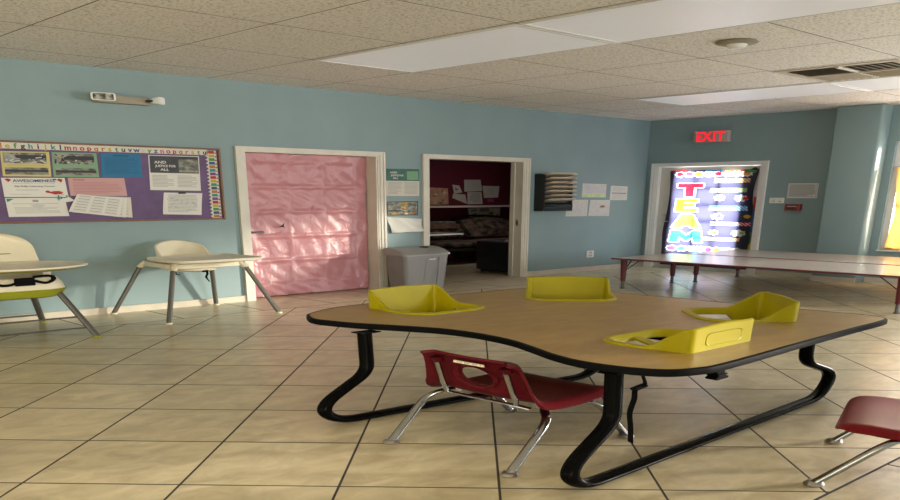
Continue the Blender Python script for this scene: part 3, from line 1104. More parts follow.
# tilted calendars, fanned
cal = []
for r_ in range(6):
    for c_ in range(3):
        cal += [('r', .06 + c_ * .31, .30 + c_ * .31, .07 + r_ * .15, .10 + r_ * .15, 'ink')] + [('r', .06 + c_ * .31, .32 + c_ * .31, .115 + r_ * .15 + k * .022, .125 + r_ * .15 + k * .022, 'inkl') for k in range(3)]
quad_paper('calendar_sheet', 'hindmost white calendar sheet fanned out under the pink letter', 'calendar', [(-5.060, 1.462), (-4.800, 1.440), (-4.804, 1.192), (-5.10, 1.265)], 'whitewarm', cal, PG, off=BO + 0.003)
quad_paper('calendar_sheet', 'middle white calendar sheet of the fanned trio under the pink letter', 'calendar', [(-5.073, 1.470), (-4.822, 1.430), (-4.842, 1.196), (-5.125, 1.268)], 'white', cal, PG, off=BO + 0.006)
quad_paper('calendar_sheet', 'front tilted white calendar sheet of small print under the pink letter', 'calendar', [(-5.087, 1.480), (-4.845, 1.420), (-4.880, 1.203), (-5.147, 1.276)], 'white', cal, PG, off=BO + 0.009, curl=0.006)
mb = MB()
for k in range(5):
    mb.box(-5.185 + k * .014, -5.178 + k * .014, -0.017, -0.0135, 1.40 + (k % 2) * .02, 1.465 - (k % 3) * .015, 'c_teal')
mb.prism([(-5.19, 1.41), (-5.13, 1.445), (-5.10, 1.40), (-5.15, 1.385)], 0.0135, 0.018, 'white', LW)
tag(mb.build('ribbon', smooth=False), 'small teal and white ribbon pinned beside the tilted calendars', 'ribbon')
it = [('r', .02, .98, .02, .50, 'blackhead'), ('r', .58, .97, .10, .47, 'photo', .0009), ('t', 'AND', .22, .20, 0.044, 'white', .72), ('t', 'JUSTICE FOR', .32, .305, 0.038, 'white', .55), ('t', 'ALL', .30, .41, 0.042, 'white', .72)]
it += lines(.05, .47, .57, .92, 9, 'ink', .35, 11) + lines(.54, .95, .57, .92, 9, 'ink', .35, 12)
quad_paper('poster', 'black and white justice poster near the right end of the bulletin board', 'poster', [(-4.672, 1.955), (-4.372, 1.958), (-4.379, 1.523), (-4.682, 1.530)], 'white', it, PG, off=BO)
pc = quad_paper('clipped_sheet', 'white schedule sheet held by a black clip below the justice poster', 'notice', [(-4.605, 1.500), (-4.372, 1.492), (-4.392, 1.213), (-4.628, 1.228)], 'white', lines(.12, .9, .1, .92, 13, 'ink', .3, 13) + scribble(14, ['ink'], 31, .1, .9, .15, .9, .008), PG, off=BO, curl=0.008)
mb = MB()
mb.prism([(-.022, .125), (.022, .125), (.014, .15), (-.014, .15)], 0.012, 0.026, 'inkd', LW)
mb.build('clip', pc, smooth=False)

# ------------------------------------------------------------------ things on the left wall
it = [('r', .0, 1, .0, .44, 'greenhead'), ('r', .62, .97, .08, .40, 'pgreen', .0009), ('t', 'AND', .22, .14, 0.040, 'white', .72), ('t', 'JUSTICE FOR', .33, .245, 0.036, 'white', .55), ('t', 'ALL', .28, .345, 0.040, 'white', .72)]
it += lines(.06, .47, .50, .95, 10, 'ink', .3, 14) + lines(.54, .95, .50, .95, 10, 'ink', .3, 15)
quad_paper('poster', 'green headed justice poster on the wall strip between the two doors', 'poster', [(-3.003, 1.868), (-2.705, 1.872), (-2.707, 1.457), (-3.003, 1.457)], 'whitewarm', it, 'posters between the doors')
it = [('r', .03, .97, .05, .95, 'photo'), ('r', .05, .45, .62, .72, 'inkd', .0010)] + blobs(10, ['c_orange', 'c_yellow'], 51, .1, .3, .7, .9, .03, .07) + blobs(16, ['c_orange', 'c_yellow', 'manila'], 52, .48, .64, .08, .92, .04, .09) + blobs(6, ['c_orange'], 53, .78, .92, .68, .86, .03, .06)
quad_paper('photo_print', 'dark photo print with an orange streak above the crumpled sheet', 'picture', [(-3.004, 1.370), (-2.718, 1.376), (-2.718, 1.152), (-3.002, 1.157)], 'inkd', it, 'posters between the doors')
mb = MB()
q = [(-0.152, 0.118), (0.155, 0.08), (0.145, -0.115), (-0.125, -0.125)]


def crump(u, v):
    x = (q[3][0] * (1 - u) + q[2][0] * u) * (1 - v) + (q[0][0] * (1 - u) + q[1][0] * u) * v
    z = (q[3][1] * (1 - u) + q[2][1] * u) * (1 - v) + (q[0][1] * (1 - u) + q[1][1] * u) * v
    d = 0.004 + 0.035 * (1 - v) ** 1.5 * (0.4 + u) + 0.008 * math.sin(9 * u + 5 * v) + (0.015 * max(0, 0.4 - abs(u - 0.3 - 0.3 * v)))
    return (x, -abs(d), z)


mb.grid(crump, 24, 16, 'white', (0, 0.0012, 0))
tag(mb.build('crumpled_sheet', None, (-2.85, 0, 1.015), ang=20), 'loose crumpled white sheet taped above the grey trash bin', 'notice', 'posters between the doors')

DG = "children's drawings on the wall by the file rack"
quad_paper('drawing', 'wide drawing with a lime green base, topmost beside the file rack', 'drawing', [(-.898, 1.690), (-.575, 1.685), (-.575, 1.430), (-.900, 1.432)], 'white', [('r', .02, .98, .74, .97, 'limewash')] + scribble(110, ['past_l1', 'past_l2', 'past_l3', 'past_l5'], 61, .05, .95, .06, .68, .012), DG)
quad_paper('drawing', 'scribbled drawing with pink and red marks, partly behind the rack', 'drawing', [(-1.085, 1.385), (-.815, 1.387), (-.818, 1.076), (-1.10, 1.080)], 'white', scribble(120, ['past_l1', 'past_l2', 'past_l3', 'past_l4', 'past_l5'], 62, .05, .95, .08, .95, .012), DG)
quad_paper('drawing', 'drawing with a brown blob and blue water below the lime one', 'drawing', [(-.782, 1.385), (-.508, 1.380), (-.512, 1.068), (-.800, 1.078)], 'white', blobs(3, ['c_orange', 'woodframe'], 63, .55, .8, .38, .5, .08, .13) + scribble(90, ['past_l1', 'past_l2', 'past_l3', 'past_l5'], 64, .05, .95, .1, .95, .010), DG)
quad_paper('notice', 'grey printed notice to the right of the drawings, nearest the corner', 'notice', [(-.510, 1.655), (-.268, 1.645), (-.266, 1.375), (-.516, 1.378)], 'white', lines(.1, .9, .1, .4, 6, 'inkl', .4, 65) + [('r', .08, .92, .48, .53, 'c_purple')] + lines(.1, .9, .6, .92, 6, 'inkl', .4, 66), DG)
mb = MB()
mb.box(-.05, .05, -0.008, 0, -.066, .066, 'plate', bev=0.004)
ol = tag(mb.build('wall_outlet', None, (-.748, 0, .333)), 'white wall outlet low on the blue wall near the corner', 'outlet')
for dz in (.028, -.028):
    mb = MB()
    mb.prism(rrect(.05, .042, .012), 0.008, 0.0095, 'inkl', LW)
    mb.box(-.012, -.008, -.0105, -.009, .002, .014, 'inkd')
    mb.box(.008, .012, -.0105, -.009, .002, .014, 'inkd')
    mb.build('socket', ol, (0, 0, dz), smooth=False)

# file rack
rk = thing('file_rack', 'black tiered wall rack holding manila folders right of the office doorway', 'file rack', (-1.325, 0, 1.19))
RX0, RX1, RD, RH = -.17, .17, .105, .655
mb = MB()
mb.prism([(-.001, 0), (-.09, 0), (-RD, .05), (-RD, RH - .02), (-.07, RH), (-.001, RH)], RX0 - .004, RX0 + .004, 'rackblack', lambda u, v, t: (t, u, v))
mb.build('side_panel', rk, smooth=False)
mb = MB()
mb.prism([(-.001, 0), (-.09, 0), (-RD, .05), (-RD, RH - .12), (-.07, RH - .1), (-.001, RH - .1)], RX1 - .004, RX1 + .004, 'rackblack', lambda u, v, t: (t, u, v))
mb.build('side_panel', rk, smooth=False)
mb = MB()
mb.box(RX0, RX1, -0.006, -0.001, 0, RH, 'rackblack')
mb.build('back_panel', rk, smooth=False)
NF = 8
for i in range(NF):
    z0 = 0.035 + i * 0.075
    mb = MB()
    mb.prism([(-.006, z0), (-RD - .012, z0 + .035), (-RD - .012, z0 + .043), (-.006, z0 + .008)], RX0 + .004, RX1 - .004, 'rackblack', lambda u, v, t: (t, u, v))
    mb.build('tier', rk, smooth=False)
mb = MB()
mb.prism([(-RD, .0), (-RD - .004, .0), (-RD - .008, .12), (-RD - .004, .12)], RX0, RX1, 'fridge', lambda u, v, t: (t, u, v))
mb.build('front_panel', rk, smooth=False)
ordn = ('lowest', 'second', 'third', 'fourth', 'fifth', 'sixth', 'topmost')
for i in range(7):
    z0 = 0.145 + i * 0.075
    r = random.Random(i)
    mb = MB()
    ex = r.uniform(-.008, .012)
    for k in range(3):
        dz = k * 0.010
        poly = [(-.012, z0 + dz), (-RD - .045 - k * .006 + ex, z0 + .055 + dz), (-RD - .045 - k * .006 + ex, z0 + .059 + dz), (-.012, z0 + .004 + dz)]
        mb.prism(poly, RX0 + .012 + k * .004, RX1 + .004 - k * .012 + ex, 'manila' if k != 1 or i > 0 else 'white', lambda u, v, t: (t, u, v))
    tag(mb.build('manila_folder', None, (-1.325, 0, 1.19), smooth=False), ordn[i] + ' manila folder in the black wall rack' + (', counted from the bottom' if 0 < i < 6 else ''), 'folder', 'manila folders in the wall rack')

# emergency light
em = thing('emergency_light', 'beige twin-head emergency light high on the blue wall above the bulletin board', 'emergency light', (-4.79, 0, 2.575))
mb = MB()
mb.ring([[(u * s_, -t, v * s_) for u, v in rrect(.30, .085, .012)] for t, s_ in ((0, 1), (.05, 1), (.058, .96))], 'beigebox', cap0=True, cap1=True)
mb.build('housing', em)
for sx_, mm, w_, h_, rot in ((-.128, 'lampglass', .120, .085, -.20), (.165, 'lampwhite', .055, .085, .5)):
    mb = MB()
    R_ = Matrix.Translation((sx_, -.088, .006)) @ Matrix.Rotation(rot, 4, 'Z')
    rings = [[tuple(R_ @ Vector((u * s_, -t, v * s_))) for u, v in rrect(w_, h_, .016)] for t, s_ in ((-.03, .6), (0, .92), (.022, 1), (.03, 1))]
    mb.ring(rings, 'lampwhite', cap0=True)
    mb.add([tuple(R_ @ Vector((u * 1, -.03, v * 1))) for u, v in rrect(w_, h_, .016)], [list(range(28))], 'lampwhite')
    lh = mb.build('lamp_head', em)
    mb = MB()
    mb.ring([[tuple(R_ @ Vector((u * s_, -t, v * s_))) for u, v in rrect(w_ * .84, h_ * .84, .012)] for t, s_ in ((.0303, 1), (.035, .92))], mm, cap1=True)
    mb.build('lens', lh)
mb = MB()
mb.tube([(.12, -.058, .0), (.147, -.085, .004)], .014, 'inkd', 10)
mb.build('swivel_joint', em)

# ------------------------------------------------------------------ things on the back wall (viewer's right is -y)
ex = thing('exit_sign', 'lit red EXIT sign on the blue wall above the glazed door', 'exit sign', (0, -.632, 2.56), -PI / 2)
mb = MB()
mb.box(-.165, .165, -.055, 0, -.108, .108, 'exitwhite', bev=.012)
mb.build('housing', ex)
mb = MB()
for i, ch in enumerate('EXIT'):
    mb.text(ch, .235, lambda u, v, t, i=i: ((-.102, -.030, .036, .094)[i] + u * .52, -.0555 - t, v), 'exitred', .002, .006)
o = mb.build('lettering', ex, smooth=False)
o['label'] = 'glowing red letters EXIT'

mb = MB()
mb.box(-.062, .062, -.007, 0, -.05, .05, 'plate', bev=.003)
swt = tag(mb.build('light_switch', None, (0, -1.258, 1.385), -PI / 2), 'white double light switch plate right of the exit door', 'light switch')
for dx in (-.027, .027):
    mb = MB()
    mb.box(dx - .014, dx + .014, -.0095, -.007, -.03, .03, 'inkl', bev=.001)
    mb.box(dx - .010, dx + .010, -.0125, -.009, -.004, .026, 'plate', bev=.001)
    mb.build('rocker', swt, smooth=False)
quad_paper('notice', 'framed grey text notice on the wall above the red fire alarm', 'notice', [(-1.338, 1.690), (-1.580, 1.690), (-1.580, 1.430), (-1.338, 1.430)], 'white', lines(.06, .94, .08, .92, 14, 'ink', .6, 71) + [('r', .03, .06, .04, .96, 'inkl'), ('r', .94, .97, .04, .96, 'inkl')], None, 'B')
al = thing('fire_alarm', 'dark red fire alarm pull station under the grey notice', 'fire alarm', (0, -1.412, 1.265), -PI / 2)
mb = MB()
mb.box(-.064, .064, -.045, 0, -.058, .058, 'alarm', bev=.006)
mb.build('housing', al)
mb = MB()
mb.box(-.045, .045, -.050, -.044, .008, .045, 'inkd', bev=.002)
mb.box(-.040, .040, -.0508, -.0500, .018, .024, 'plate')
mb.build('label_plate', al, smooth=False)
mb = MB()
mb.box(-.04, .04, -.058, -.044, -.035, -.012, 'inkd', bev=.003)
mb.build('pull_handle', al)

# ------------------------------------------------------------------ ceiling fixtures
def light_panel(x0, x1, y0, y1, label):
    t = thing('ceiling_light', label, 'ceiling light', ((x0 + x1) / 2, (y0 + y1) / 2, H), 0, 'fluorescent ceiling panels')
    a, b = (x1 - x0) / 2 - .009, (y1 - y0) / 2 - .009
    mb = MB()
    w = .014
    for q in ((-a, a, -b, -b + w), (-a, a, b - w, b), (-a, -a + w, -b + w, b - w), (a - w, a, -b + w, b - w)):
        mb.box(q[0], q[1], q[2], q[3], -.012, -.001, 'trimw', bev=.002)
    mb.build('frame', t)
    mb = MB()
    mb.box(-a + w, a - w, -b + w, b - w, -.007, -.002, 'diffuser')
    mb.build('diffuser', t, smooth=False)
    return t


light_panel(-4.253, -3.608, -2.29, -.98, 'smaller-looking flat light panel over the space between bulletin board and tables')
light_panel(-4.253, -3.608, -3.60, -2.29, 'large flat light panel at the top edge, over the toddler table')
light_panel(-1.673, -1.028, -2.29, -.98, 'distant narrow light panel near the exit wall, left of the ceiling vent')
light_panel(-1.673, -1.028, -3.60, -2.29, 'light panel at the right picture edge beyond the ceiling vent')

vt = thing('ceiling_vent', 'brown louvred four-way air vent in the ceiling at the right', 'vent', (-1.985, -2.6175, H))
a, b = .31, .315
mb = MB()
for q in ((-a, a, -b, -b + .05), (-a, a, b - .05, b), (-a, -a + .05, -b + .05, b - .05), (a - .05, a, -b + .05, b - .05)):
    mb.box(q[0], q[1], q[2], q[3], -.010, -.001, 'ventframe', bev=.002)
mb.build('frame', vt)
mb = MB()
mb.box(-a + .05, a - .05, -b + .05, b - .05, -.0015, -.0008, 'louverd')
mb.build('opening', vt, smooth=False)
for qx in (0, 1):
    for qy in (0, 1):
        mb = MB()
        ix0, ix1 = (-.255, -.008) if qx == 0 else (.008, .255)
        iy0, iy1 = (-.26, -.008) if qy == 0 else (.008, .26)
        n = 6
        for k in range(n):
            if (qx + qy) % 2 == 0:
                y = iy0 + (iy1 - iy0) * (k + .5) / n
                s_ = 1 if qy else -1
                mb.prism([(y - .018, -.004), (y - .015, -.003), (y + .020, -.020), (y + .017, -.021)] if s_ > 0 else [(y + .018, -.004), (y + .015, -.003), (y - .020, -.020), (y - .017, -.021)], ix0, ix1, 'louver', lambda u, v, t: (t, u, v))
            else:
                x = ix0 + (ix1 - ix0) * (k + .5) / n
                s_ = 1 if qx else -1
                mb.prism([(x - .018 * s_, -.004), (x - .015 * s_, -.003), (x + .020 * s_, -.020), (x + .017 * s_, -.021)], iy0, iy1, 'louver', lambda u, v, t: (u, t, v))
        mb.build('louver_bank', vt, smooth=False)
mb = MB()
mb.box(-.008, .008, -.26, .26, -.02, -.002, 'ventframe')
mb.box(-.255, .255, -.008, .008, -.02, -.002, 'ventframe')
mb.build('divider', vt, smooth=False)
sd = thing('smoke_detector', 'round beige smoke detector on a ceiling tile between the light panels', 'smoke detector', (-3.285, -2.655, H))
mb = MB()
mb.lathe([(.082, 0), (.088, -.012), (.08, -.022), (.04, -.028)], 'beigebox', seg=28)
mb.build('base', sd)
mb = MB()
mb.lathe([(.042, -.022), (.044, -.036), (.036, -.054), (.014, -.062)], 'lampwhite', seg=24)
mb.build('sensor', sd)

# ------------------------------------------------------------------ toddler table
TZ = .645
out = [(-5.387, -2.488), (-5.433, -2.543), (-5.459, -2.612), (-5.448, -2.683), (-5.419, -2.778), (-5.365, -2.891), (-5.318, -3.004), (-5.302, -3.10), (-5.304, -3.19), (-5.322, -3.29), (-5.360, -3.39), (-5.405, -3.50), (-5.425, -3.60), (-5.412, -3.705), (-5.370, -3.785), (-5.297, -3.822), (-5.193, -3.832), (-4.795, -3.812), (-4.43, -3.796), (-4.24, -3.790), (-4.158, -3.772), (-4.125, -3.70), (-4.135, -3.55), (-4.145, -3.40), (-4.152, -3.185), (-4.158, -2.98), (-4.165, -2.80), (-4.18, -2.60), (-4.215, -2.475), (-4.30, -2.428), (-4.435, -2.414), (-4.60, -2.410), (-4.85, -2.408), (-5.10, -2.412), (-5.25, -2.425)]
TC = (-4.78, -3.12)
out = [(x - TC[0], y - TC[1], 0) for x, y in out]
out = [(p.x, p.y) for p in spline(out, 5, True)]
N_ = len(out)


def offset(poly, d):
    r = []
    n = len(poly)
    ar = sum(poly[i][0] * poly[(i + 1) % n][1] - poly[(i + 1) % n][0] * poly[i][1] for i in range(n))
    sg = 1 if ar > 0 else -1
    for i in range(n):
        a, b = poly[i - 1], poly[(i + 1) % n]
        tx, ty = b[0] - a[0], b[1] - a[1]
        l = math.hypot(tx, ty) or 1
        r.append((poly[i][0] + sg * ty / l * d, poly[i][1] - sg * tx / l * d))
    return r


# seats: (x, y, rotation) local +y is the open front, local -y the tall back
SEATS = [(-5.022, -2.645, PI), (-4.418, -2.745, math.radians(133)), (-4.441, -3.427, math.radians(47)), (-5.014, -3.575, 0.0)]
SEATW, SEATD = .30, .265


def seat_ring(grow=0.0, n=8):
    """closed loop round the opening, from the back centre, counter-clockwise"""
    w, d = SEATW / 2 + grow, SEATD / 2 + grow
    pts = []
    for cx, cy, a0, r in ((w, -d, 0, .022), (w, d, 0, .075), (-w, d, 0, .075), (-w, -d, 0, .022)):
        sx_, sy_ = (1 if cx > 0 else -1), (1 if cy > 0 else -1)
        base = {(1, -1): -90, (1, 1): 0, (-1, 1): 90, (-1, -1): 180}[(sx_, sy_)]
        rr = r + max(grow, -r * .6)
        for k in range(n + 1):
            a = math.radians(base + 90 * k / n)
            pts.append((cx - sx_ * rr + rr * math.cos(a), cy - sy_ * rr + rr * math.sin(a)))
    # densify
    o = []
    m = len(pts)
    for i in range(m):
        a, b = pts[i], pts[(i + 1) % m]
        l = math.hypot(b[0] - a[0], b[1] - a[1])
        q = max(1, int(l / .018))
        for k in range(q):
            t = k / q
            o.append((a[0] + (b[0] - a[0]) * t, a[1] + (b[1] - a[1]) * t))
    return o


tb = thing('toddler_table', 'wood-topped toddler table with a waisted black edge and four yellow seats', 'table', (TC[0], TC[1], 0))
bm = bmesh.new()


def loop_edges(bm, pts, z):
    vs = [bm.verts.new((x, y, z)) for x, y in pts]
    return [bm.edges.new((vs[i], vs[(i + 1) % len(vs)])) for i in range(len(vs))]


inner = offset(out, -.0085)
holes = []
for sx_, sy_, r in SEATS:
    c_, s_ = math.cos(r), math.sin(r)
    hp = seat_ring(-.007)
    holes.append([(sx_ - TC[0] + c_ * x - s_ * y, sy_ - TC[1] + s_ * x + c_ * y) for x, y in hp])
es = loop_edges(bm, inner, TZ)
for h_ in holes:
    es += loop_edges(bm, h_, TZ)
bmesh.ops.triangle_fill(bm, use_beauty=True, use_dissolve=False, edges=es)
top_faces = [f for f in bm.faces]
bmesh.ops.recalc_face_normals(bm, faces=top_faces)
g = bmesh.ops.extrude_face_region(bm, geom=top_faces)
for v in [e for e in g['geom'] if isinstance(e, bmesh.types.BMVert)]:
    v.co.z -= .036
mb = MB()
mb.bm(bm, 'laminate')
mb.build('tabletop', tb, ang=50)
mb = MB()
prof = [(-.010, TZ + .001), (-.006, TZ + .0015), (-.001, TZ - .003), (.0, TZ - .020), (-.001, TZ - .035), (-.006, TZ - .039), (-.010, TZ - .039)]
loops = [[(x, y, z) for x, y in offset(out, d)] for d, z in prof]
loops.append(loops[0])
mb.ring(loops, 'blackrub')
mb.build('edge_band', tb, ang=60)
for yl, yr, xa, xb, xl, xr in ((-3.676, -3.632, -5.535, -4.165, -5.395, -4.365), (-2.832, -2.905, -5.575, -4.43, -5.435, -4.56)):
    mb = MB()
    zt = TZ - .037
    R_ = .022

    def lp_(x, z):
        return (x - TC[0], yl + (yr - yl) * (x + 5.5) / 1.1 - TC[1], z)
    P = [lp_(xl - .006, zt), lp_(xl, .335), lp_(xa - .03, .135), lp_(xa + .03, R_), lp_(xb - .045, R_), lp_(xb + .045, .185), lp_(xr + .005, .335), lp_(xr, zt)]
    mb.tube(fillet(P, [.06, .10, .075, .075, .11, .06], 8), R_, 'black', 16)
    mb.build('sled_leg', tb, ang=60)
    for xm in (xl, xr):
        mb = MB()
        q = lp_(xm, 0)
        mb.box(q[0] - .035, q[0] + .035, q[1] - .025, q[1] + .025, zt - .005, zt + .0005, 'black')
        mb.build('mounting_plate', tb, smooth=False)
mb = MB()
mb.box(-4.9 - TC[0], -4.87 - TC[0], -3.58 - TC[1], -2.9 - TC[1], TZ - .06, TZ - .037, 'black')
mb.build('stretcher', tb, smooth=False)

# yellow seats
def hprof(x, y):
    """wall height above the table at a point of the loop"""
    d = SEATD / 2
    t = (y + d) / (2 * d)          # 0 back .. 1 front
    hb = .148 - .010 * abs(x) / (SEATW / 2)
    if t < .03:
        return hb
    if t < .44:
        q = (t - .03) / .41
        return hb + (.014 - hb) * (q * q * (3 - 2 * q) * .45 + q * .55)
    return .014


def dprof(y):
    d = SEATD / 2
    t = (y + d) / (2 * d)
    q = min(1, max(0, (t - .30) / .15))
    q = q * q * (3 - 2 * q)
    return -.095 * (1 - q) + -.032 * q


base = seat_ring(0)
for i, (sx_, sy_, r) in enumerate(SEATS):
    t = bpy.data.objects.new('bucket_seat', None)
    C.objects.link(t)
    t.parent = tb
    t.location = ((sx_ - TC[0]) * K, (sy_ - TC[1]) * K, TZ)
    t.rotation_euler = (0, 0, r)
    mb = MB()
    m_ = len(base)
    o14 = offset(base, .016)
    o15 = offset(base, .013)
    o0 = offset(base, .004)
    i1 = offset(base, -.006)
    i2 = offset(base, -.011)
    fl_ = lambda p, k: (p[0] * (1 + .0 * k), p[1] - (.003 * k if p[1] < -SEATD / 2 + .05 else 0))
    R1, R2, R3, R4, R5, R6, R7, R8 = [], [], [], [], [], [], [], []
    for k in range(m_):
        bx, by = base[k]
        h_ = hprof(bx, by)
        hk = max(0, (h_ - .014) / .13)
        tall = min(1, hk * 3)
        f1 = o14[k] if True else None
        mixp = lambda a, b, q: (a[0] * (1 - q) + b[0] * q, a[1] * (1 - q) + b[1] * q)
        ob = mixp(o14[k], o0[k], tall)
        R1.append((ob[0], ob[1], .0006))
        R2.append((ob[0], ob[1], .007))
        oc = mixp(o15[k], o0[k], tall)
        oc = fl_(oc, hk)
        R3.append((oc[0], oc[1], max(.012, h_ - .008)))
        od = fl_(offset_pt := base[k], hk)
        R4.append((od[0], od[1], max(.015, h_)))
        oe = fl_(i1[k], hk)
        R5.append((oe[0], oe[1], max(.010, h_ - .004)))
        R6.append((i2[k][0], i2[k][1], .0))
        R7.append((i2[k][0] * .97, i2[k][1] * .97, dprof(by)))
        R8.append((o0[k][0] * .935, o0[k][1] * .935, dprof(by) - .006))
    R9 = [(p[0] * .955, p[1] * .955, -.004) for p in base]
    mb.ring([R1, R2, R3, R4, R5, R6, R7, R8, R9, R1], 'yellow')
    # seat pan (rear half)
    pan = [(p[0], p[1], p[2]) for p in R7 if p[2] < -.094]
    pp = sorted([(x, y) for x, y, z in pan], key=lambda q: math.atan2(q[1] + .06, q[0]))
    mb.prism(pp, -.101, -.093, 'yellow')
    mb.build('seat_shell', t, ang=42)
    mb = MB()
    mb.prism([(-.016, -.03), (.016, -.03), (.016, .116), (-.016, .116)], -.0, .012, 'yellow', lambda u, v, tt: (u, v, -.099 + (.080 * max(0, min(1, (v + .03) / .146))) + tt))
    mb.build('leg_divider', t, ang=30)
    # recessed panel on the outside of the back
    mb = MB()
    pr = rrect(.17, .075, .025)
    mb.ring([[(u * s_, -SEATD / 2 - .003 - q - .003 * ((v * s_ + .062) / .148), v * s_ + .062) for u, v in pr] for q, s_ in ((-.002, 1.06), (.0028, 1.0), (.0022, .94), (.0006, .90))], 'yellow', cap1=True)
    mb.build('back_panel', t, ang=50)
    if i == 3:
        mb = MB()
        S = spline([(-.105, .03, -.03), (-.13, -.02, -.06), (-.222, -.06, -.10), (-.215, -.065, -.175), (-.245, -.06, -.195), (-.262, -.07, -.24), (-.268, -.065, -.32), (-.268, -.07, -.40), (-.255, -.065, -.50)], 6)
        mb.tube(S, .011, 'strap', 8, flat=.35)
        mb.tube([S[22] + Vector((-.02, 0, -.004)), S[22] + Vector((.024, 0, .006))], .011, 'strap', 8)
        o = mb.build('strap', t)
        o['label'] = 'dangling black webbing strap'
        mb = MB()
        bx_ = -.135
        mb.tube([(bx_ + .12, -.11, -.05), (bx_ + .02, -.17, -.052), (bx_, -.19, -.060)], .008, 'strap', 8, flat=.5)
        mb.box(bx_ - .016, bx_ + .016, -.215, -.195, -.092, -.045, 'strap')
        mb.prism([(-.024, -.094), (.024, -.094), (.017, -.086), (-.017, -.086)], .190, .220, 'strap', lambda u, v, tt: (bx_ + u, -tt, v))
        mb.prism([(-.024, -.116), (.024, -.116), (.027, -.107), (.012, -.094), (-.012, -.094), (-.027, -.107)], .190, .220, 'strap', lambda u, v, tt: (bx_ + u, -tt, v))
        o = mb.build('buckle', t, smooth=False)
        o['label'] = 'black plastic buckle under the table edge'

# ------------------------------------------------------------------ small stacking chairs
def chair_shell():
    """one-piece seat and back: profile (x forward, z up), half widths"""
    prof = [(-.158, .592, .160), (-.150, .562, .163), (-.137, .505, .168), (-.126, .445, .175), (-.118, .398, .182), (-.108, .362, .192), (-.088, .342, .198), (-.050, .331, .198), (.02, .325, .197), (.10, .325, .195), (.15, .331, .190), (.190, .329, .184), (.214, .315, .176), (.224, .285, .168)]
    pr = spline([(a, b, c) for a, b, c in prof], 8)
    n = len(pr)
    verts, faces = [], []
    nu = 44

    def pt(i, u):
        x, z, w = pr[i]
        a, b = pr[max(0, i - 1)], pr[min(n - 1, i + 1)]
        tx, tz = b.x - a.x, b.y - a.y
        l = math.hypot(tx, tz)
        nx, nz = -tz / l, tx / l       # upward / forward normal
        back = max(0, min(1, (z - .34) / .05)) if x < -.08 else 0
        e = abs(u)
        lift = (1 - back) * (.010 * e ** 3 - .034 * max(0, (e - .86) / .14) ** 2 - .008 * (1 - e * e))
        lift += back * (.012 * e * e - .030 * max(0, (e - .82) / .18) ** 1.5)
        if back > .5 and i < 10:
            lift -= .020 * ((10 - i) / 10) ** 2
        fr_ = max(0, min(1, (i - (n - 18)) / 12))
        lift *= 1 - fr_ * fr_ * (3 - 2 * fr_)
        # outline corners
        ww = w
        if i < 8:
            ww = w - .016 * ((8 - i) / 8) ** 2.2
        if i > n - 14:
            ww = w - .040 * ((i - (n - 14)) / 13) ** 2
        return (x + nx * lift, u * ww, z + nz * lift)
    for i in range(n):
        for k in range(nu + 1):
            verts.append(pt(i, -1 + 2 * k / nu))
    # round hole through the back: drop the cells inside, pull the rim onto the circle
    hz_, hr_ = .462, .060
    ins = lambda v: v[0] < -.09 and math.hypot(v[1], v[2] - hz_) < hr_
    keep = []
    for i in range(n - 1):
        for k in range(nu):
            f = [i * (nu + 1) + k, i * (nu + 1) + k + 1, (i + 1) * (nu + 1) + k + 1, (i + 1) * (nu + 1) + k]
            if sum(ins(verts[q]) for q in f) < 2:
                keep.append(f)
    ec = {}
    for f in keep:
        for q in range(4):
            e = tuple(sorted((f[q], f[(q + 1) % 4])))
            ec[e] = ec.get(e, 0) + 1
    rim = {v for e, c in ec.items() if c == 1 for v in e if verts[v][0] < -.09 and math.hypot(verts[v][1], verts[v][2] - hz_) < hr_ * 1.6 and abs(verts[v][1]) < .12}
    for v in rim:
        x, y, z = verts[v]
        d = math.hypot(y, z - hz_) or 1
        y2, z2 = y / d * hr_, hz_ + (z - hz_) / d * hr_
        verts[v] = (x - (z2 - z) * .2, y2, z2)
    used = sorted({q for f in keep for q in f})
    ix = {q: i for i, q in enumerate(used)}
    return [verts[q] for q in used], [[ix[q] for q in f] for f in keep]


def baked(ob):
    me = bpy.data.meshes.new_from_object(ob.evaluated_get(bpy.context.evaluated_depsgraph_get()))
    return me


def make_shell(name, mname, parent):
    v, f = chair_shell()
    mb = MB()
    mb.add(v, f, mname)
    o = mb.build(name, None)
    so = o.modifiers.new('s', 'SOLIDIFY')
    so.thickness = .015
    so.offset = 0
    me = baked(o)
    o.modifiers.clear()
    old = o.data
    o.data = me
    bpy.data.meshes.remove(old)
    me.polygons.foreach_set('use_smooth', [True] * len(me.polygons))
    me.set_sharp_from_angle(angle=math.radians(50))
    o.parent = parent
    return o


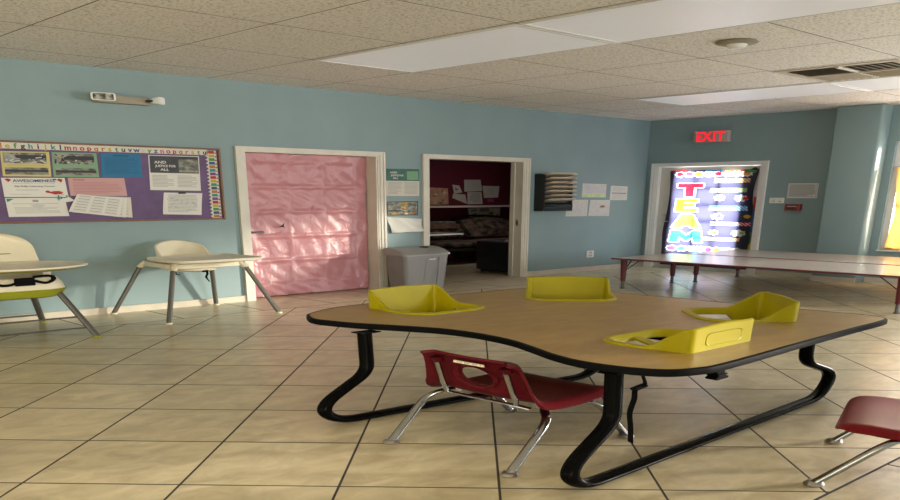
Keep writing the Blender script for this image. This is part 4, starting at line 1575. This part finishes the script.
def make_chair(label, loc, rz, shellmat):
    t = thing('child_chair', label, 'chair', loc, rz, 'small red school chairs')
    make_shell('seat_shell', shellmat, t)
    r = .0125
    for s_ in (1, -1):
        mb = MB()
        P = [(-.245, s_ * .205, .012), (-.108, s_ * .207, .262), (-.070, s_ * .160, .302), (.0, s_ * .150, .304), (.10, s_ * .145, .304)]
        mb.tube(fillet(P, [.06, .03, .03], 8), r, 'chrome', 14)
        l1 = mb.build('leg', t, ang=60)
        mb = MB()
        P = [(.245, s_ * .205, .012), (.112, s_ * .200, .276), (.070, s_ * .155, .301), (.0, s_ * .140, .302), (-.06, s_ * .135, .302)]
        mb.tube(fillet(P, [.06, .03, .03], 8), r, 'chrome', 14)
        l2 = mb.build('leg', t, ang=60)
        for lg, fx in ((l1, -.245), (l2, .245)):
            mb = MB()
            dx, dy = (.006 if fx < 0 else -.006), -s_ * .004
            mb.lathe([(.012, 0), (.0215, .002), (.0235, .008), (.0205, .016), (.0155, .024)], 'steel', (fx - dx * .1, s_ * .205, 0), 18)
            mb.build('foot_cap', lg, ang=50)
        # upright behind the back
        mb = MB()
        mb.tube(fillet([(-.120, s_ * .118, .322), (-.133, s_ * .120, .375), (-.164, s_ * .116, .535)], [.05], 8), .0085, 'chrome', 10)
        mb.build('back_upright', t, ang=60)
        mb = MB()
        mb.tube([(-.156, s_ * .116, .525), (-.167, s_ * .116, .552)], .015, shellmat, 10)
        mb.build('upright_socket', t, ang=60)
    mb = MB()
    mb.tube(fillet([(-.105, .150, .306), (-.124, .112, .322), (-.124, -.112, .322), (-.105, -.150, .306)], [.02, .02], 6), .0085, 'chrome', 10)
    mb.build('cross_rod', t, ang=60)
    mb = MB()
    R_ = []
    for rr, dx in ((.060, .006), (.063, -.004), (.070, -.006), (.074, .004)):
        R_.append([(-.136 - (.462 + rr * math.sin(a) - .44) * .2 + dx - .004, rr * math.cos(a), .462 + rr * math.sin(a)) for a in [2 * PI * k / 32 for k in range(32)]])
    mb.ring(R_, shellmat)
    mb.build('hole_rim', t, ang=60)
    mb = MB()
    mb.box(-.1705, -.1660, -.050, .050, .541, .555, 'manila')
    for k in range(14):
        y = .044 - k * .0064
        mb.box(-.1712, -.1704, y - .004, y, .545, .551, 'ink' if k % 4 else 'manila')
    o = mb.build('label_strip', t, smooth=False)
    o['label'] = 'small beige maker label'
    return t


make_chair('burgundy shell chair seen from behind, pushed under the near side of the toddler table', (-5.304, -3.280, 0), math.radians(2.5), 'redshell')
make_chair('red shell chair at the right picture edge, only its front and two legs showing', (-4.812, -4.185, 0), math.radians(108), 'redseat')

# ------------------------------------------------------------------ long low tables
def make_long_table(label, loc):
    W, L, h = .77, 2.0, .50
    t = thing('activity_table', label, 'table', loc, 0, 'long grey tables with red legs')
    mb = MB()
    mb.prism(rrect(W - .006, L - .006, .03), h - .024, h, 'greytop')
    mb.build('tabletop', t, ang=40)
    mb = MB()
    oo = rrect(W - .006, L - .006, .03)
    loops = [[(x, y, z) for x, y in offset(oo, d)] for d, z in ((-.001, h + .0008), (.003, h), (.0035, h - .022), (-.001, h - .026))]
    loops.append(loops[0])
    mb.ring(loops, 'redband')
    mb.build('edge_band', t, ang=50)
    for sx_ in (-1, 1):
        for sy_ in (-1, 1):
            x, y = sx_ * .31, sy_ * .925
            mb = MB()
            mb.tube([(x, y, .125), (x, y, h - .024)], [.0175, .0255], 'redenamel', 14)
            mb.lathe([(.036, h - .030), (.036, h - .0245)], 'redenamel', (x, y, 0), 18)
            lg = mb.build('leg', t, ang=50)
            mb = MB()
            mb.tube([(x, y, .02), (x, y, .13)], .0125, 'greyleg', 12)
            mb.lathe([(.012, 0), (.019, .003), (.019, .014), (.013, .022)], 'greyleg', (x, y, 0), 14)
            mb.build('leg_insert', lg, ang=50)
            mb = MB()
            mb.tube([(x, y - sy_ * .012, .30), (x, y - sy_ * .13, h - .026)], .0045, 'black', 8)
            mb.tube([(x - sx_ * .012, y, .30), (x - sx_ * .10, y, h - .026)], .0045, 'black', 8)
            mb.build('brace', lg, ang=50)
    return t


lt = make_long_table('near one of two long grey tables with red legs, by the exit door', (-1.478, -2.03, 0))
dup(lt, (-.665, -2.11, 0), 0, 'far one of two long grey tables, against the exit wall')

# ------------------------------------------------------------------ white high chair
hc = thing('high_chair', 'white high chair with four splayed grey legs between bulletin board and pink door', 'high chair', (-4.63, -.31, 0))
mb = MB()
lp = [(x - .012, y + .02) for x, y in rrect(.29, .33, .125, 8)]
lp = [(p.x, p.y) for p in spline([(x, y, 0) for x, y in lp], 3, True)]


def hch(x, y):
    t = max(0, min(1, (y + .02) / .13))
    t = t * t * (3 - 2 * t)
    return .665 + t * .245 * math.sqrt(max(0, 1 - (x / .205) ** 2))


def hcf(p, z):
    f = 1 + .10 * max(0, z - .66)
    return (p[0] * f, p[1] + (.10 * max(0, z - .66) if p[1] > 0 else 0), z)


A = [(x * .70, y * .70, .548) for x, y in lp]
A2 = [(x * .92, y * .92, .568) for x, y in lp]
Bq = [(x, y, .64) for x, y in lp]
Cq = [hcf((x * 1.005, y * 1.005), hch(x, y) - .010) for x, y in lp]
Dq = [hcf((x * .985, y * .985), hch(x, y)) for x, y in lp]
Eq = [hcf((x * .935, y * .935), hch(x, y) - .008) for x, y in lp]
Fq = [(x * .90, y * .90, .635) for x, y in lp]
Gq = [(x * .80, y * .80, .598) for x, y in lp]
mb.ring([A, A2, Bq, Cq, Dq, Eq, Fq, Gq], 'cream', cap0=True, cap1=True)
mb.build('seat_shell', hc, ang=50)
mb = MB()
fr = rrect(.425, .375, .07)
fi = [(x * .86, y * .86) for x, y in fr]
arch = lambda x, y: .626 + .022 * min(1, abs(x) / .2) * 0
mb.ring([[(x * 1.03, y * 1.03, .613) for x, y in fr], [(x, y, .662) for x, y in fr], [(x, y, .666) for x, y in fi], [(x, y, .625) for x, y in fi], [(x * 1.03, y * 1.03, .613) for x, y in fr]], 'cream')
for sx_ in (-1, 1):
    for sy_ in (-1, 1):
        mb.tube([(sx_ * .185, sy_ * .160, .665), (sx_ * .215, sy_ * .190, .592)], [.022, .021], 'cream', 14)
mb.build('seat_frame', hc, ang=45)
mb = MB()
tr = [(x, y - .14) for x, y in rrect(.50, .42, .06, 8)]
sc_ = lambda k: [(x * k, (y + .14) * k - .14) for x, y in tr]
mb.ring([[(x, y, .694) for x, y in sc_(.93)], [(x, y, .702) for x, y in sc_(.985)], [(x, y, .728) for x, y in sc_(1)], [(x, y, .733) for x, y in sc_(.985)], [(x, y, .732) for x, y in sc_(.95)], [(x, y, .722) for x, y in sc_(.92)], [(x, y, .721) for x, y in sc_(.5)]], 'ivory', cap0=True, cap1=True)
mb.build('tray', hc, ang=40)
mb = MB()
mb.tube([(0, -.165, .708), (0, -.165, .62)], .022, 'cream', 12)
mb.build('tray_post', hc, ang=50)
for sx_ in (-1, 1):
    for sy_ in (-1, 1):
        mb = MB()
        fy = .262 if sy_ > 0 else -.305
        fx_ = {(-1, -1): -.322, (-1, 1): -.362, (1, -1): .33, (1, 1): .262}[(sx_, sy_)]
        mb.tube([(fx_, fy, .012), (sx_ * .212, sy_ * .188, .60)], .0145, 'greyleg', 14)
        lg = mb.build('leg', hc, ang=60)
        mb = MB()
        mb.lathe([(.017, 0), (.019, .004), (.018, .016), (.016, .02)], 'cream', (fx_, fy, 0), 16)
        mb.build('foot_cap', lg, ang=50)
mb = MB()
mb.tube(spline([(-.045, -.10, .585), (.0, -.12, .568), (.05, -.10, .580)], 6), .009, 'strap', 8, flat=.5)
mb.tube(spline([(.005, -.12, .57), (.012, -.13, .53), (.006, -.125, .48), (.02, -.13, .425)], 6), [.011] * 14 + [.010, .009, .008, .007, .006], 'strap', 8, flat=.4)
mb.tube(spline([(-.148, -.10, .60), (-.155, -.10, .56), (-.15, -.10, .53), (-.135, -.10, .53)], 6), .007, 'strap', 8, flat=.5)
mb.box(-.012, .018, -.135, -.112, .545, .572, 'strap', bev=.003)
o = mb.build('harness', hc)
o['label'] = 'black harness straps hanging below the seat'

# ------------------------------------------------------------------ cream and lime high chair at the left edge
h2 = thing('high_chair', 'cream and lime green high chair with an oval tray, cut off at the left edge', 'high chair', (-5.652, -.44, 0))
mb = MB()


def bk(u, v):
    z = .56 + .525 * v
    w = .215 * (1 - .08 * v)
    if v > .62:
        q = (v - .62) / .38
        w *= math.sqrt(max(.0, 1 - q ** 2.6 * .93))
    s_ = -1 + 2 * u
    e = abs(s_)
    return (s_ * w, .10 + .11 * v - .055 * e ** 2.5, z - .012 * e * e * v)


mb.grid(bk, 28, 24, 'cream', (0, .030, 0))
sb_ = mb.build('backrest', h2, ang=50)
mb = MB()
for zz, x0, x1, c in ((.845, -.17, .115, 'woodframe'), (.895, -.16, .035, 'c_teal'), (.80, -.14, .05, 'c_teal')):
    y = .10 + .11 * (zz - .56) / .525 - .004
    th = .004 if c == 'woodframe' else .006
    mb.prism([(x0, zz), (x0 + .02, zz + th), (x1 - .02, zz + th), (x1, zz), (x1 - .03, zz - th), (x0 + .03, zz - th)], -y, -y + .006, c, LW)
mb.build('slot_marks', sb_, smooth=False)
mb = MB()
lp2 = rrect(.44, .46, .12, 8)
mb.ring([[(x * .86, y * .86 - .03, .515) for x, y in lp2], [(x * 1.0, y * .96 - .03, .52) for x, y in lp2], [(x * .97, y * .97 - .03, .575) for x, y in lp2], [(x * .86, y * .90 - .03, .645) for x, y in lp2], [(x * .80, y * .84 - .03, .640) for x, y in lp2], [(x * .72, y * .76 - .03, .555) for x, y in lp2]], 'cream', cap0=True, cap1=True)
mb.build('seat_shell', h2, ang=40)
mb = MB()
mb.ring([[(x * .80, y * .84 - .03, .432) for x, y in lp2], [(x * .93, y * .92 - .03, .446) for x, y in lp2], [(x * 1.02, y * .99 - .03, .512) for x, y in lp2], [(x * 1.0, y * .97 - .03, .522) for x, y in lp2]], 'green', cap0=True, cap1=True)
o = mb.build('seat_base', h2, ang=40)
o['label'] = 'lime green base under the seat'
mb = MB()
el = [(.338 * math.cos(2 * PI * k / 48), -.13 + .245 * math.sin(2 * PI * k / 48)) for k in range(48)]
ek = lambda k: [(x * k, (y + .13) * k - .13) for x, y in el]
mb.ring([[(x, y, .738) for x, y in ek(.96)], [(x, y, .748) for x, y in ek(1)], [(x, y, .762) for x, y in ek(1.005)], [(x, y, .768) for x, y in ek(.985)], [(x, y, .766) for x, y in ek(.95)], [(x, y, .756) for x, y in ek(.92)], [(x, y, .755) for x, y in ek(.4)]], 'ivory', cap0=True, cap1=True)
ty = mb.build('tray', h2, ang=40)
mb = MB()
mb.ring([[(x, y, .715) for x, y in ek(.72)], [(x, y, .722) for x, y in ek(.90)], [(x, y, .738) for x, y in ek(.965)], [(x, y, .7385) for x, y in ek(.8)]], 'green', cap0=True, cap1=True)
o = mb.build('tray_underside', ty, ang=40)
o['label'] = 'lime green underside of the tray'
mb = MB()
for s_ in (-1, 1):
    mb.box(s_ * .17 - .02, s_ * .17 + .02, -.10, .05, .625, .725, 'cream', bev=.008)
mb.build('tray_arm', h2)
mb = MB()
mb.box(-.03, .055, -.272, -.250, .575, .655, 'strap', bev=.006)
mb.tube(spline([(-.13, -.262, .655), (-.10, -.268, .60), (-.06, -.27, .59), (-.02, -.268, .61)], 6), .013, 'strap', 8, flat=.4)
mb.tube(spline([(.05, -.268, .625), (.10, -.268, .595), (.135, -.266, .63), (.12, -.262, .665), (.05, -.262, .66)], 6), .012, 'strap', 8, flat=.4)
o = mb.build('harness', h2)
o['label'] = 'black harness with a square buckle'
for sx_ in (-1, 1):
    for sy_ in (-1, 1):
        mb = MB()
        ft = (sx_ * .262, .335 if sy_ > 0 else -.345)
        mb.tube([(ft[0], ft[1], .012), (sx_ * .165, sy_ * .185 - .03, .48)], .0165, 'greyleg', 14)
        lg = mb.build('leg', h2, ang=60)
        mb = MB()
        mb.lathe([(.018, 0), (.021, .004), (.020, .014), (.017, .018)], 'green', (ft[0], ft[1], 0), 16)
        mb.build('foot_cap', lg, ang=50)
mb = MB()
mb.tube([(-.245, -.312, .105), (.245, -.312, .105)], .0095, 'greyleg', 10)
mb.build('cross_bar', h2)
mb = MB()
mb.tube([(-.222, -.272, .215), (.222, -.272, .215)], .0095, 'greyleg', 10)
mb.build('footrest_bar', h2)
mb = MB()
mb.tube([(-.245, .305, .10), (.245, .305, .10)], .0095, 'greyleg', 10)
mb.build('cross_bar', h2)

# ------------------------------------------------------------------ trash bin
bn_ = thing('trash_bin', 'grey plastic trash bin with a domed lid between the pink door and the office doorway', 'trash bin', (-2.862, -.150, 0))
mb = MB()
bl = rrect(.418, .225, .035, 6)
mb.ring([[(x * .84 - .006, y * .86, 0.004) for x, y in bl], [(x * .85 - .006, y * .87, 0.0) for x, y in bl], [(x * .85 - .006, y * .87, 0.015) for x, y in bl], [(x * .985, y * .985, .555) for x, y in bl], [(x * .98, y * .98, .555) for x, y in bl]], 'binbody', cap0=True, cap1=True)
for xx in (.105,):
    mb.tube([(xx - .012, -.100, .06), (xx, -.1125, .52)], .009, 'binbody', 10)
mb.tube([(-.040, -.0995, .05), (-.012, -.1118, .50)], .0022, 'binlid', 8)
mb.build('body', bn_, ang=45)
mb = MB()
for k in range(5):
    mb.box(.012 + k * .010, .019 + k * .010, -.1125, -.1085, .478, .494 - (k % 2) * .003, 'plate')
mb.box(.058, .066, -.1125, -.1085, .476, .500, 'plate')
o = mb.build('maker_mark', bn_, smooth=False)
mb = MB()
mb.ring([[(x * k, y * k, z) for x, y in bl] for k, z in ((1.0, .548), (1.045, .550), (1.05, .568), (1.02, .574))], 'binlid', cap0=True)
# domed top, rising to the rear, with a round mouth


def dome(u, v):
    """v 0 front .. 1 rear: a quarter barrel, highest near the rear"""
    x = (-.5 + u) * .420
    y = (-.5 + v) * .226
    q = math.sin(PI / 2 * min(1, v / .80)) if v < .80 else 1 - .30 * ((v - .80) / .20) ** 2
    return (x, y, .572 + .100 * q ** .9)


pf = [dome(0, k / 20)[1:] for k in range(21)]
pf = [(pf[0][0], .560)] + pf + [(pf[-1][0], .560)]
for i_, (xa_, k_) in enumerate(((-.199, .97), (-.192, 1.0), (.192, 1.0), (.199, .97))):
    pass
mb.ring([[(xa_, y * k_, .560 + (z - .560) * k_) for y, z in pf] for xa_, k_ in ((-.211, .955), (-.206, 1.0), (.206, 1.0), (.211, .955))], 'binlid', cap0=True, cap1=True)
lid = mb.build('lid', bn_, ang=40)
mb = MB()
R1 = []
hx_, hy_ = .070, .010
for rr, dz in ((.050, .002), (.046, .005), (.042, .001)):
    R1.append([(hx_ + rr * math.cos(2 * PI * k / 24), hy_ + rr * .66 * math.sin(2 * PI * k / 24), dome((hx_ + rr * math.cos(2 * PI * k / 24)) / .420 + .5, (hy_ + rr * .66 * math.sin(2 * PI * k / 24)) / .226 + .5)[2] + dz) for k in range(24)])
mb.ring(R1, 'binlid')
mb.build('mouth_rim', lid, ang=60)
mb = MB()
mb.add([(p[0], p[1], p[2] + .0008) for p in R1[2]], [list(range(24))], 'dark')
o = mb.build('mouth', lid, smooth=False)
o['label'] = 'dark round mouth of the lid'

# ------------------------------------------------------------------ the office seen through the doorway
OY = 2.05
mb = MB()
mb.box(-2.6, 1.05, OY - .27, OY, 1.185, 1.222, 'shelfw', bev=.003)
tag(mb.build('wall_shelf'), 'long white shelf across the maroon office wall', 'shelf')
OG = 'papers on the maroon office wall'


def opaper(label, pts, base, items, name='office_paper', cat='paper'):
    quad_paper(name, label, cat, pts, base, items, OG, wall=OY)


opaper('largest white sheet on the maroon office wall, topmost of the cluster', [(-.244, 1.827), (-.001, 1.822), (-.009, 1.543), (-.272, 1.56)], 'white', lines(.1, .9, .12, .85, 9, 'inkl', .3, 81))
opaper('white form with a table, below the topmost office sheet', [(-.199, 1.535), (.010, 1.535), (.005, 1.250), (-.219, 1.255)], 'white', lines(.12, .9, .12, .9, 10, 'ink', .4, 82))
opaper('white sheet at the right of the office wall, above a small pink note', [(.016, 1.681), (.277, 1.685), (.25, 1.395), (.034, 1.408)], 'white', lines(.3, .85, .2, .8, 6, 'inkl', .3, 83))
opaper('small bright pink note on the maroon office wall', [(.103, 1.372), (.188, 1.371), (.181, 1.299), (.081, 1.300)], 'c_pink', [], 'sticky_note', 'note')
opaper('tilted white card with a dark picture, left of the office sheets', [(-.394, 1.685), (-.294, 1.705), (-.320, 1.502), (-.436, 1.525)], 'white', blobs(7, ['inkd', 'ink'], 84, .25, .75, .3, .8, .06, .14))
opaper('creased white sheet under the tilted card on the office wall', [(-.408, 1.478), (-.235, 1.502), (-.223, 1.397), (-.436, 1.258)], 'whitewarm', [('p', [(.1, .55), (.5, .6), (.12, .72)], 'inkl')])
opaper('patchwork of orange and pink prints at the left end of the office wall', [(-.792, 1.62), (-.479, 1.64), (-.492, 1.245), (-.802, 1.250)], 'collage', blobs(22, ['c_orange', 'ppink', 'manila', 'collage', 'photo'], 85, .05, .95, .08, .92, .05, .12), 'collage', 'collage')
opaper('white board of small coloured pictures standing under the office shelf', [(-.189, 1.160), (.309, 1.150), (.273, .905), (-.187, .922)], 'whitewarm', [('r', .36, .64, .0, .36, 'ink'), ('p', [(.08, .2), (.22, .15), (.20, .35), (.06, .38)], 'manila'), ('p', [(.2, .5), (.36, .4), (.38, .6), (.24, .66)], 'photo'), ('p', [(.74, .15), (.92, .2), (.92, .32), (.74, .25)], 'c_blue'), ('p', [(.78, .5), (.92, .6), (.9, .75), (.78, .66)], 'c_purple'), ('p', [(.04, .6), (.12, .7), (.14, .85), (.06, .8)], 'c_teal')], 'picture_board', 'picture board')

sf = thing('sofa', 'camouflage patterned sofa with a dark frame in the office', 'sofa', (-.50, 1.61, 0))
mb = MB()


def cushion(mb, x0, x1, y0, y1, z0, z1, m, puff=.03, bev=.045):
    bm = bmesh.new()
    bmesh.ops.create_cube(bm, size=1)
    bmesh.ops.subdivide_edges(bm, edges=list(bm.edges), cuts=6, use_grid_fill=True)
    for v in bm.verts:
        u = v.co * 2
        l = max(abs(u.x), abs(u.y), abs(u.z))
        q = 5.0
        r_ = (abs(u.x) ** q + abs(u.y) ** q + abs(u.z) ** q) ** (1 / q)
        u = u / r_
        v.co = Vector(((x0 + x1) / 2 + u.x * (x1 - x0) / 2, (y0 + y1) / 2 + u.y * (y1 - y0) / 2, (z0 + z1) / 2 + u.z * (z1 - z0) / 2))
    mb.bm(bm, m)


cushion(mb, -.78, -.02, -.36, .16, .36, .47, 'camo')
mb.build('seat_cushion', sf, ang=60)
mb = MB()
cushion(mb, 0, .74, -.36, .16, .36, .47, 'camo')
mb.build('seat_cushion', sf, ang=60)
mb = MB()


def bcush(u, v):
    x = .03 + .70 * u
    e = abs(2 * u - 1)
    z = .50 + (.44 - .07 * e ** 2.5) * v + .02 * (1 - e)
    return (x, .10 + .16 * v - .05 * math.sin(PI * v) * (1 - e ** 4), z)


mb.grid(bcush, 24, 14, 'camo', (0, .09, 0))
mb.build('back_cushion', sf, ang=60)
mb = MB()
cushion(mb, -.78, -.01, .14, .30, .48, .72, 'camo')
mb.build('back_cushion', sf, ang=60)
mb = MB()
mb.box(-.82, .78, -.36, .32, .27, .345, 'dark', bev=.01)
mb.tube(spline([(.0, .26, .47), (.01, .36, .86), (.12, .39, .955), (.38, .40, .985), (.64, .39, .955), (.76, .36, .86), (.77, .26, .47)], 6), .022, 'rackblack', 10)
mb.build('frame', sf, ang=40)
for x in (-.76, -.02, .72):
    for y in (-.32, .28):
        mb = MB()
        mb.box(x - .02, x + .02, y - .02, y + .02, 0, .275, 'dark')
        mb.build('leg', sf, smooth=False)
st = ('lower', 'upper')
for i, (x0, x1, z0, z1, m_) in enumerate(((-.80, -.34, .72, .82, 'brownbox'), (-.77, -.40, .82, .88, 'photo'))):
    mb = MB()
    mb.box(x0 - .28, x1 - .28, 1.735, 1.915, z0, z1, m_, bev=.006)
    tag(mb.build('storage_box'), ('brown flat box lying on the sofa back in the office' if i == 0 else 'grey patterned box stacked on the brown one in the office'), 'box')
fg = thing('mini_fridge', 'small black fridge just inside the office doorway', 'fridge', (-1.25, .385, 0))
mb = MB()
mb.box(-.225, .25, -.235, .235, .02, .60, 'fridge', bev=.008)
for x in (-.2, .2):
    for y in (-.2, .2):
        mb.box(x - .02, x + .02, y - .02, y + .02, 0, .022, 'dark')
mb.build('body', fg)
mb = MB()
mb.box(-.262, -.228, -.235, .235, .045, .597, 'fridge', bev=.010)
mb.build('door', fg)
mb = MB()
for k in range(3):
    mb.box(-1.40 + k * .01, -1.22 - k * .02, .24, .40, .601 + k * .008, .6085 + k * .008, 'white' if k != 1 else 'inkl')
tag(mb.build('paper_stack', smooth=False), 'small stack of papers on top of the black fridge', 'papers')
ft = thing('folding_table', 'small white folding table just inside the office doorway', 'table', (-2.29, .42, 0))
mb = MB()
mb.box(-.29, .29, -.15, .15, .775, .803, 'shelfw', bev=.008)
mb.build('tabletop', ft)
for s_ in (-1, 1):
    for a, b_ in ((-.26, -.10), (-.02, -.18)):
        mb = MB()
        mb.tube([(a, s_ * .12, .01), (b_, s_ * .12, .776)], .011, 'shelfw', 10)
        mb.build('leg', ft, ang=50)

# ------------------------------------------------------------------ daylight and added fill lamps
def area(name, loc, direction, sx, sy, power, col):
    l = bpy.data.lights.new(name, 'AREA')
    l.shape = 'RECTANGLE'
    l.size, l.size_y = sx, sy
    l.energy = power
    l.color = col
    o = bpy.data.objects.new(name, l)
    C.objects.link(o)
    o.location = (loc[0] * K, loc[1] * K, loc[2])
    o.rotation_euler = Vector(direction).to_track_quat('-Z', 'Y').to_euler()
    return o


P_REAR, P_RIGHT, P_DOOR, P_SUN = 260, 1400, 380, 6.0
area('daylight_rear_fill', (XL - .15, (RW[0] + RW[1]) / 2, (RW[2] + RW[3]) / 2), (1, 0, .22), (RW[0] - RW[1]) * K, RW[3] - RW[2], P_REAR, (1.0, .90, .70))  # area lamp added at the unseen rear opening to carry daylight
area('daylight_right_fill', (-7.7, YR - .15, (SW[2] + SW[3]) / 2), (0, 1, .22), 2.2 * K, SW[3] - SW[2], P_RIGHT * .62, (1.0, .88, .66))  # warm area lamp added out of view to light the left floor
area('daylight_right_fill_far', (-1.9, YR - .15, (SW[2] + SW[3]) / 2), (0, 1, .22), 2.0 * K, SW[3] - SW[2], P_RIGHT * .37, (.93, .95, 1.0))  # cooler area lamp added out of view for the exit corner
area('daylight_exit_door', (.45, -.60, 1.15), (-1, 0, 0), 1.2 * K, 2.2, P_DOOR, (.95, .97, 1.0))
area('daylight_pillar_window', (.4, (WY0 + WY1) / 2, 1.5), (-1, 0.2, -.05), (WY0 - WY1) * K, 1.9, 620, (1.0, .95, .93))
area('office_fill_light', (-.6, 1.2, 2.66), (0, 0, -1), 1.2, .6, 10, (1.0, .9, .85))  # unseen lamp added to lift the dark office
sun = bpy.data.lights.new('sun', 'SUN')
sun.energy = P_SUN
sun.angle = math.radians(4)
sun.color = (1.0, .90, .76)
so = bpy.data.objects.new('sun', sun)
C.objects.link(so)
so.rotation_euler = Vector((-K, .75 * K, -.385)).to_track_quat('-Z', 'Y').to_euler()
w = bpy.data.worlds.new('sky')
SC.world = w
w.use_nodes = True
w.node_tree.nodes['Background'].inputs['Color'].default_value = (.80, .90, 1.0, 1)
w.node_tree.nodes['Background'].inputs['Strength'].default_value = 1.0

# ------------------------------------------------------------------ camera
yaw, pitch, roll = 0.8140, 0.3738, 0.0021
fwd = Vector((math.cos(yaw), math.sin(yaw), 0))
right = Vector((math.sin(yaw), -math.cos(yaw), 0))
up = Vector((0, 0, 1))
f2 = math.cos(pitch) * fwd - math.sin(pitch) * up
u2 = math.cos(pitch) * up + math.sin(pitch) * fwd
r3 = math.cos(roll) * right + math.sin(roll) * u2
u3 = -math.sin(roll) * right + math.cos(roll) * u2
cam = bpy.data.cameras.new('camera')
cam.sensor_fit = 'HORIZONTAL'
cam.sensor_width = 36
cam.lens = 858.88 / 900 * 36
cam.shift_x = (450 - 445.95) / 900
cam.shift_y = (530.93 - 250) / 900
cam.clip_start = 0.05
cam.clip_end = 300
co = bpy.data.objects.new('camera', cam)
C.objects.link(co)
mw = Matrix((r3, u3, -f2)).transposed().to_4x4()
mw.translation = Vector((-11.3174 * 1.488, -7.7835 * 1.488, 1.488))
co.matrix_world = mw
SC.camera = co

SC.view_settings.view_transform = 'Standard'
SC.view_settings.look = 'None'
SC.view_settings.gamma = 1
SC.view_settings.use_curve_mapping = False
SC.view_settings.exposure = 0.18
SC.cycles.max_bounces = 8
SC.cycles.diffuse_bounces = 5
SC.cycles.use_denoising = True
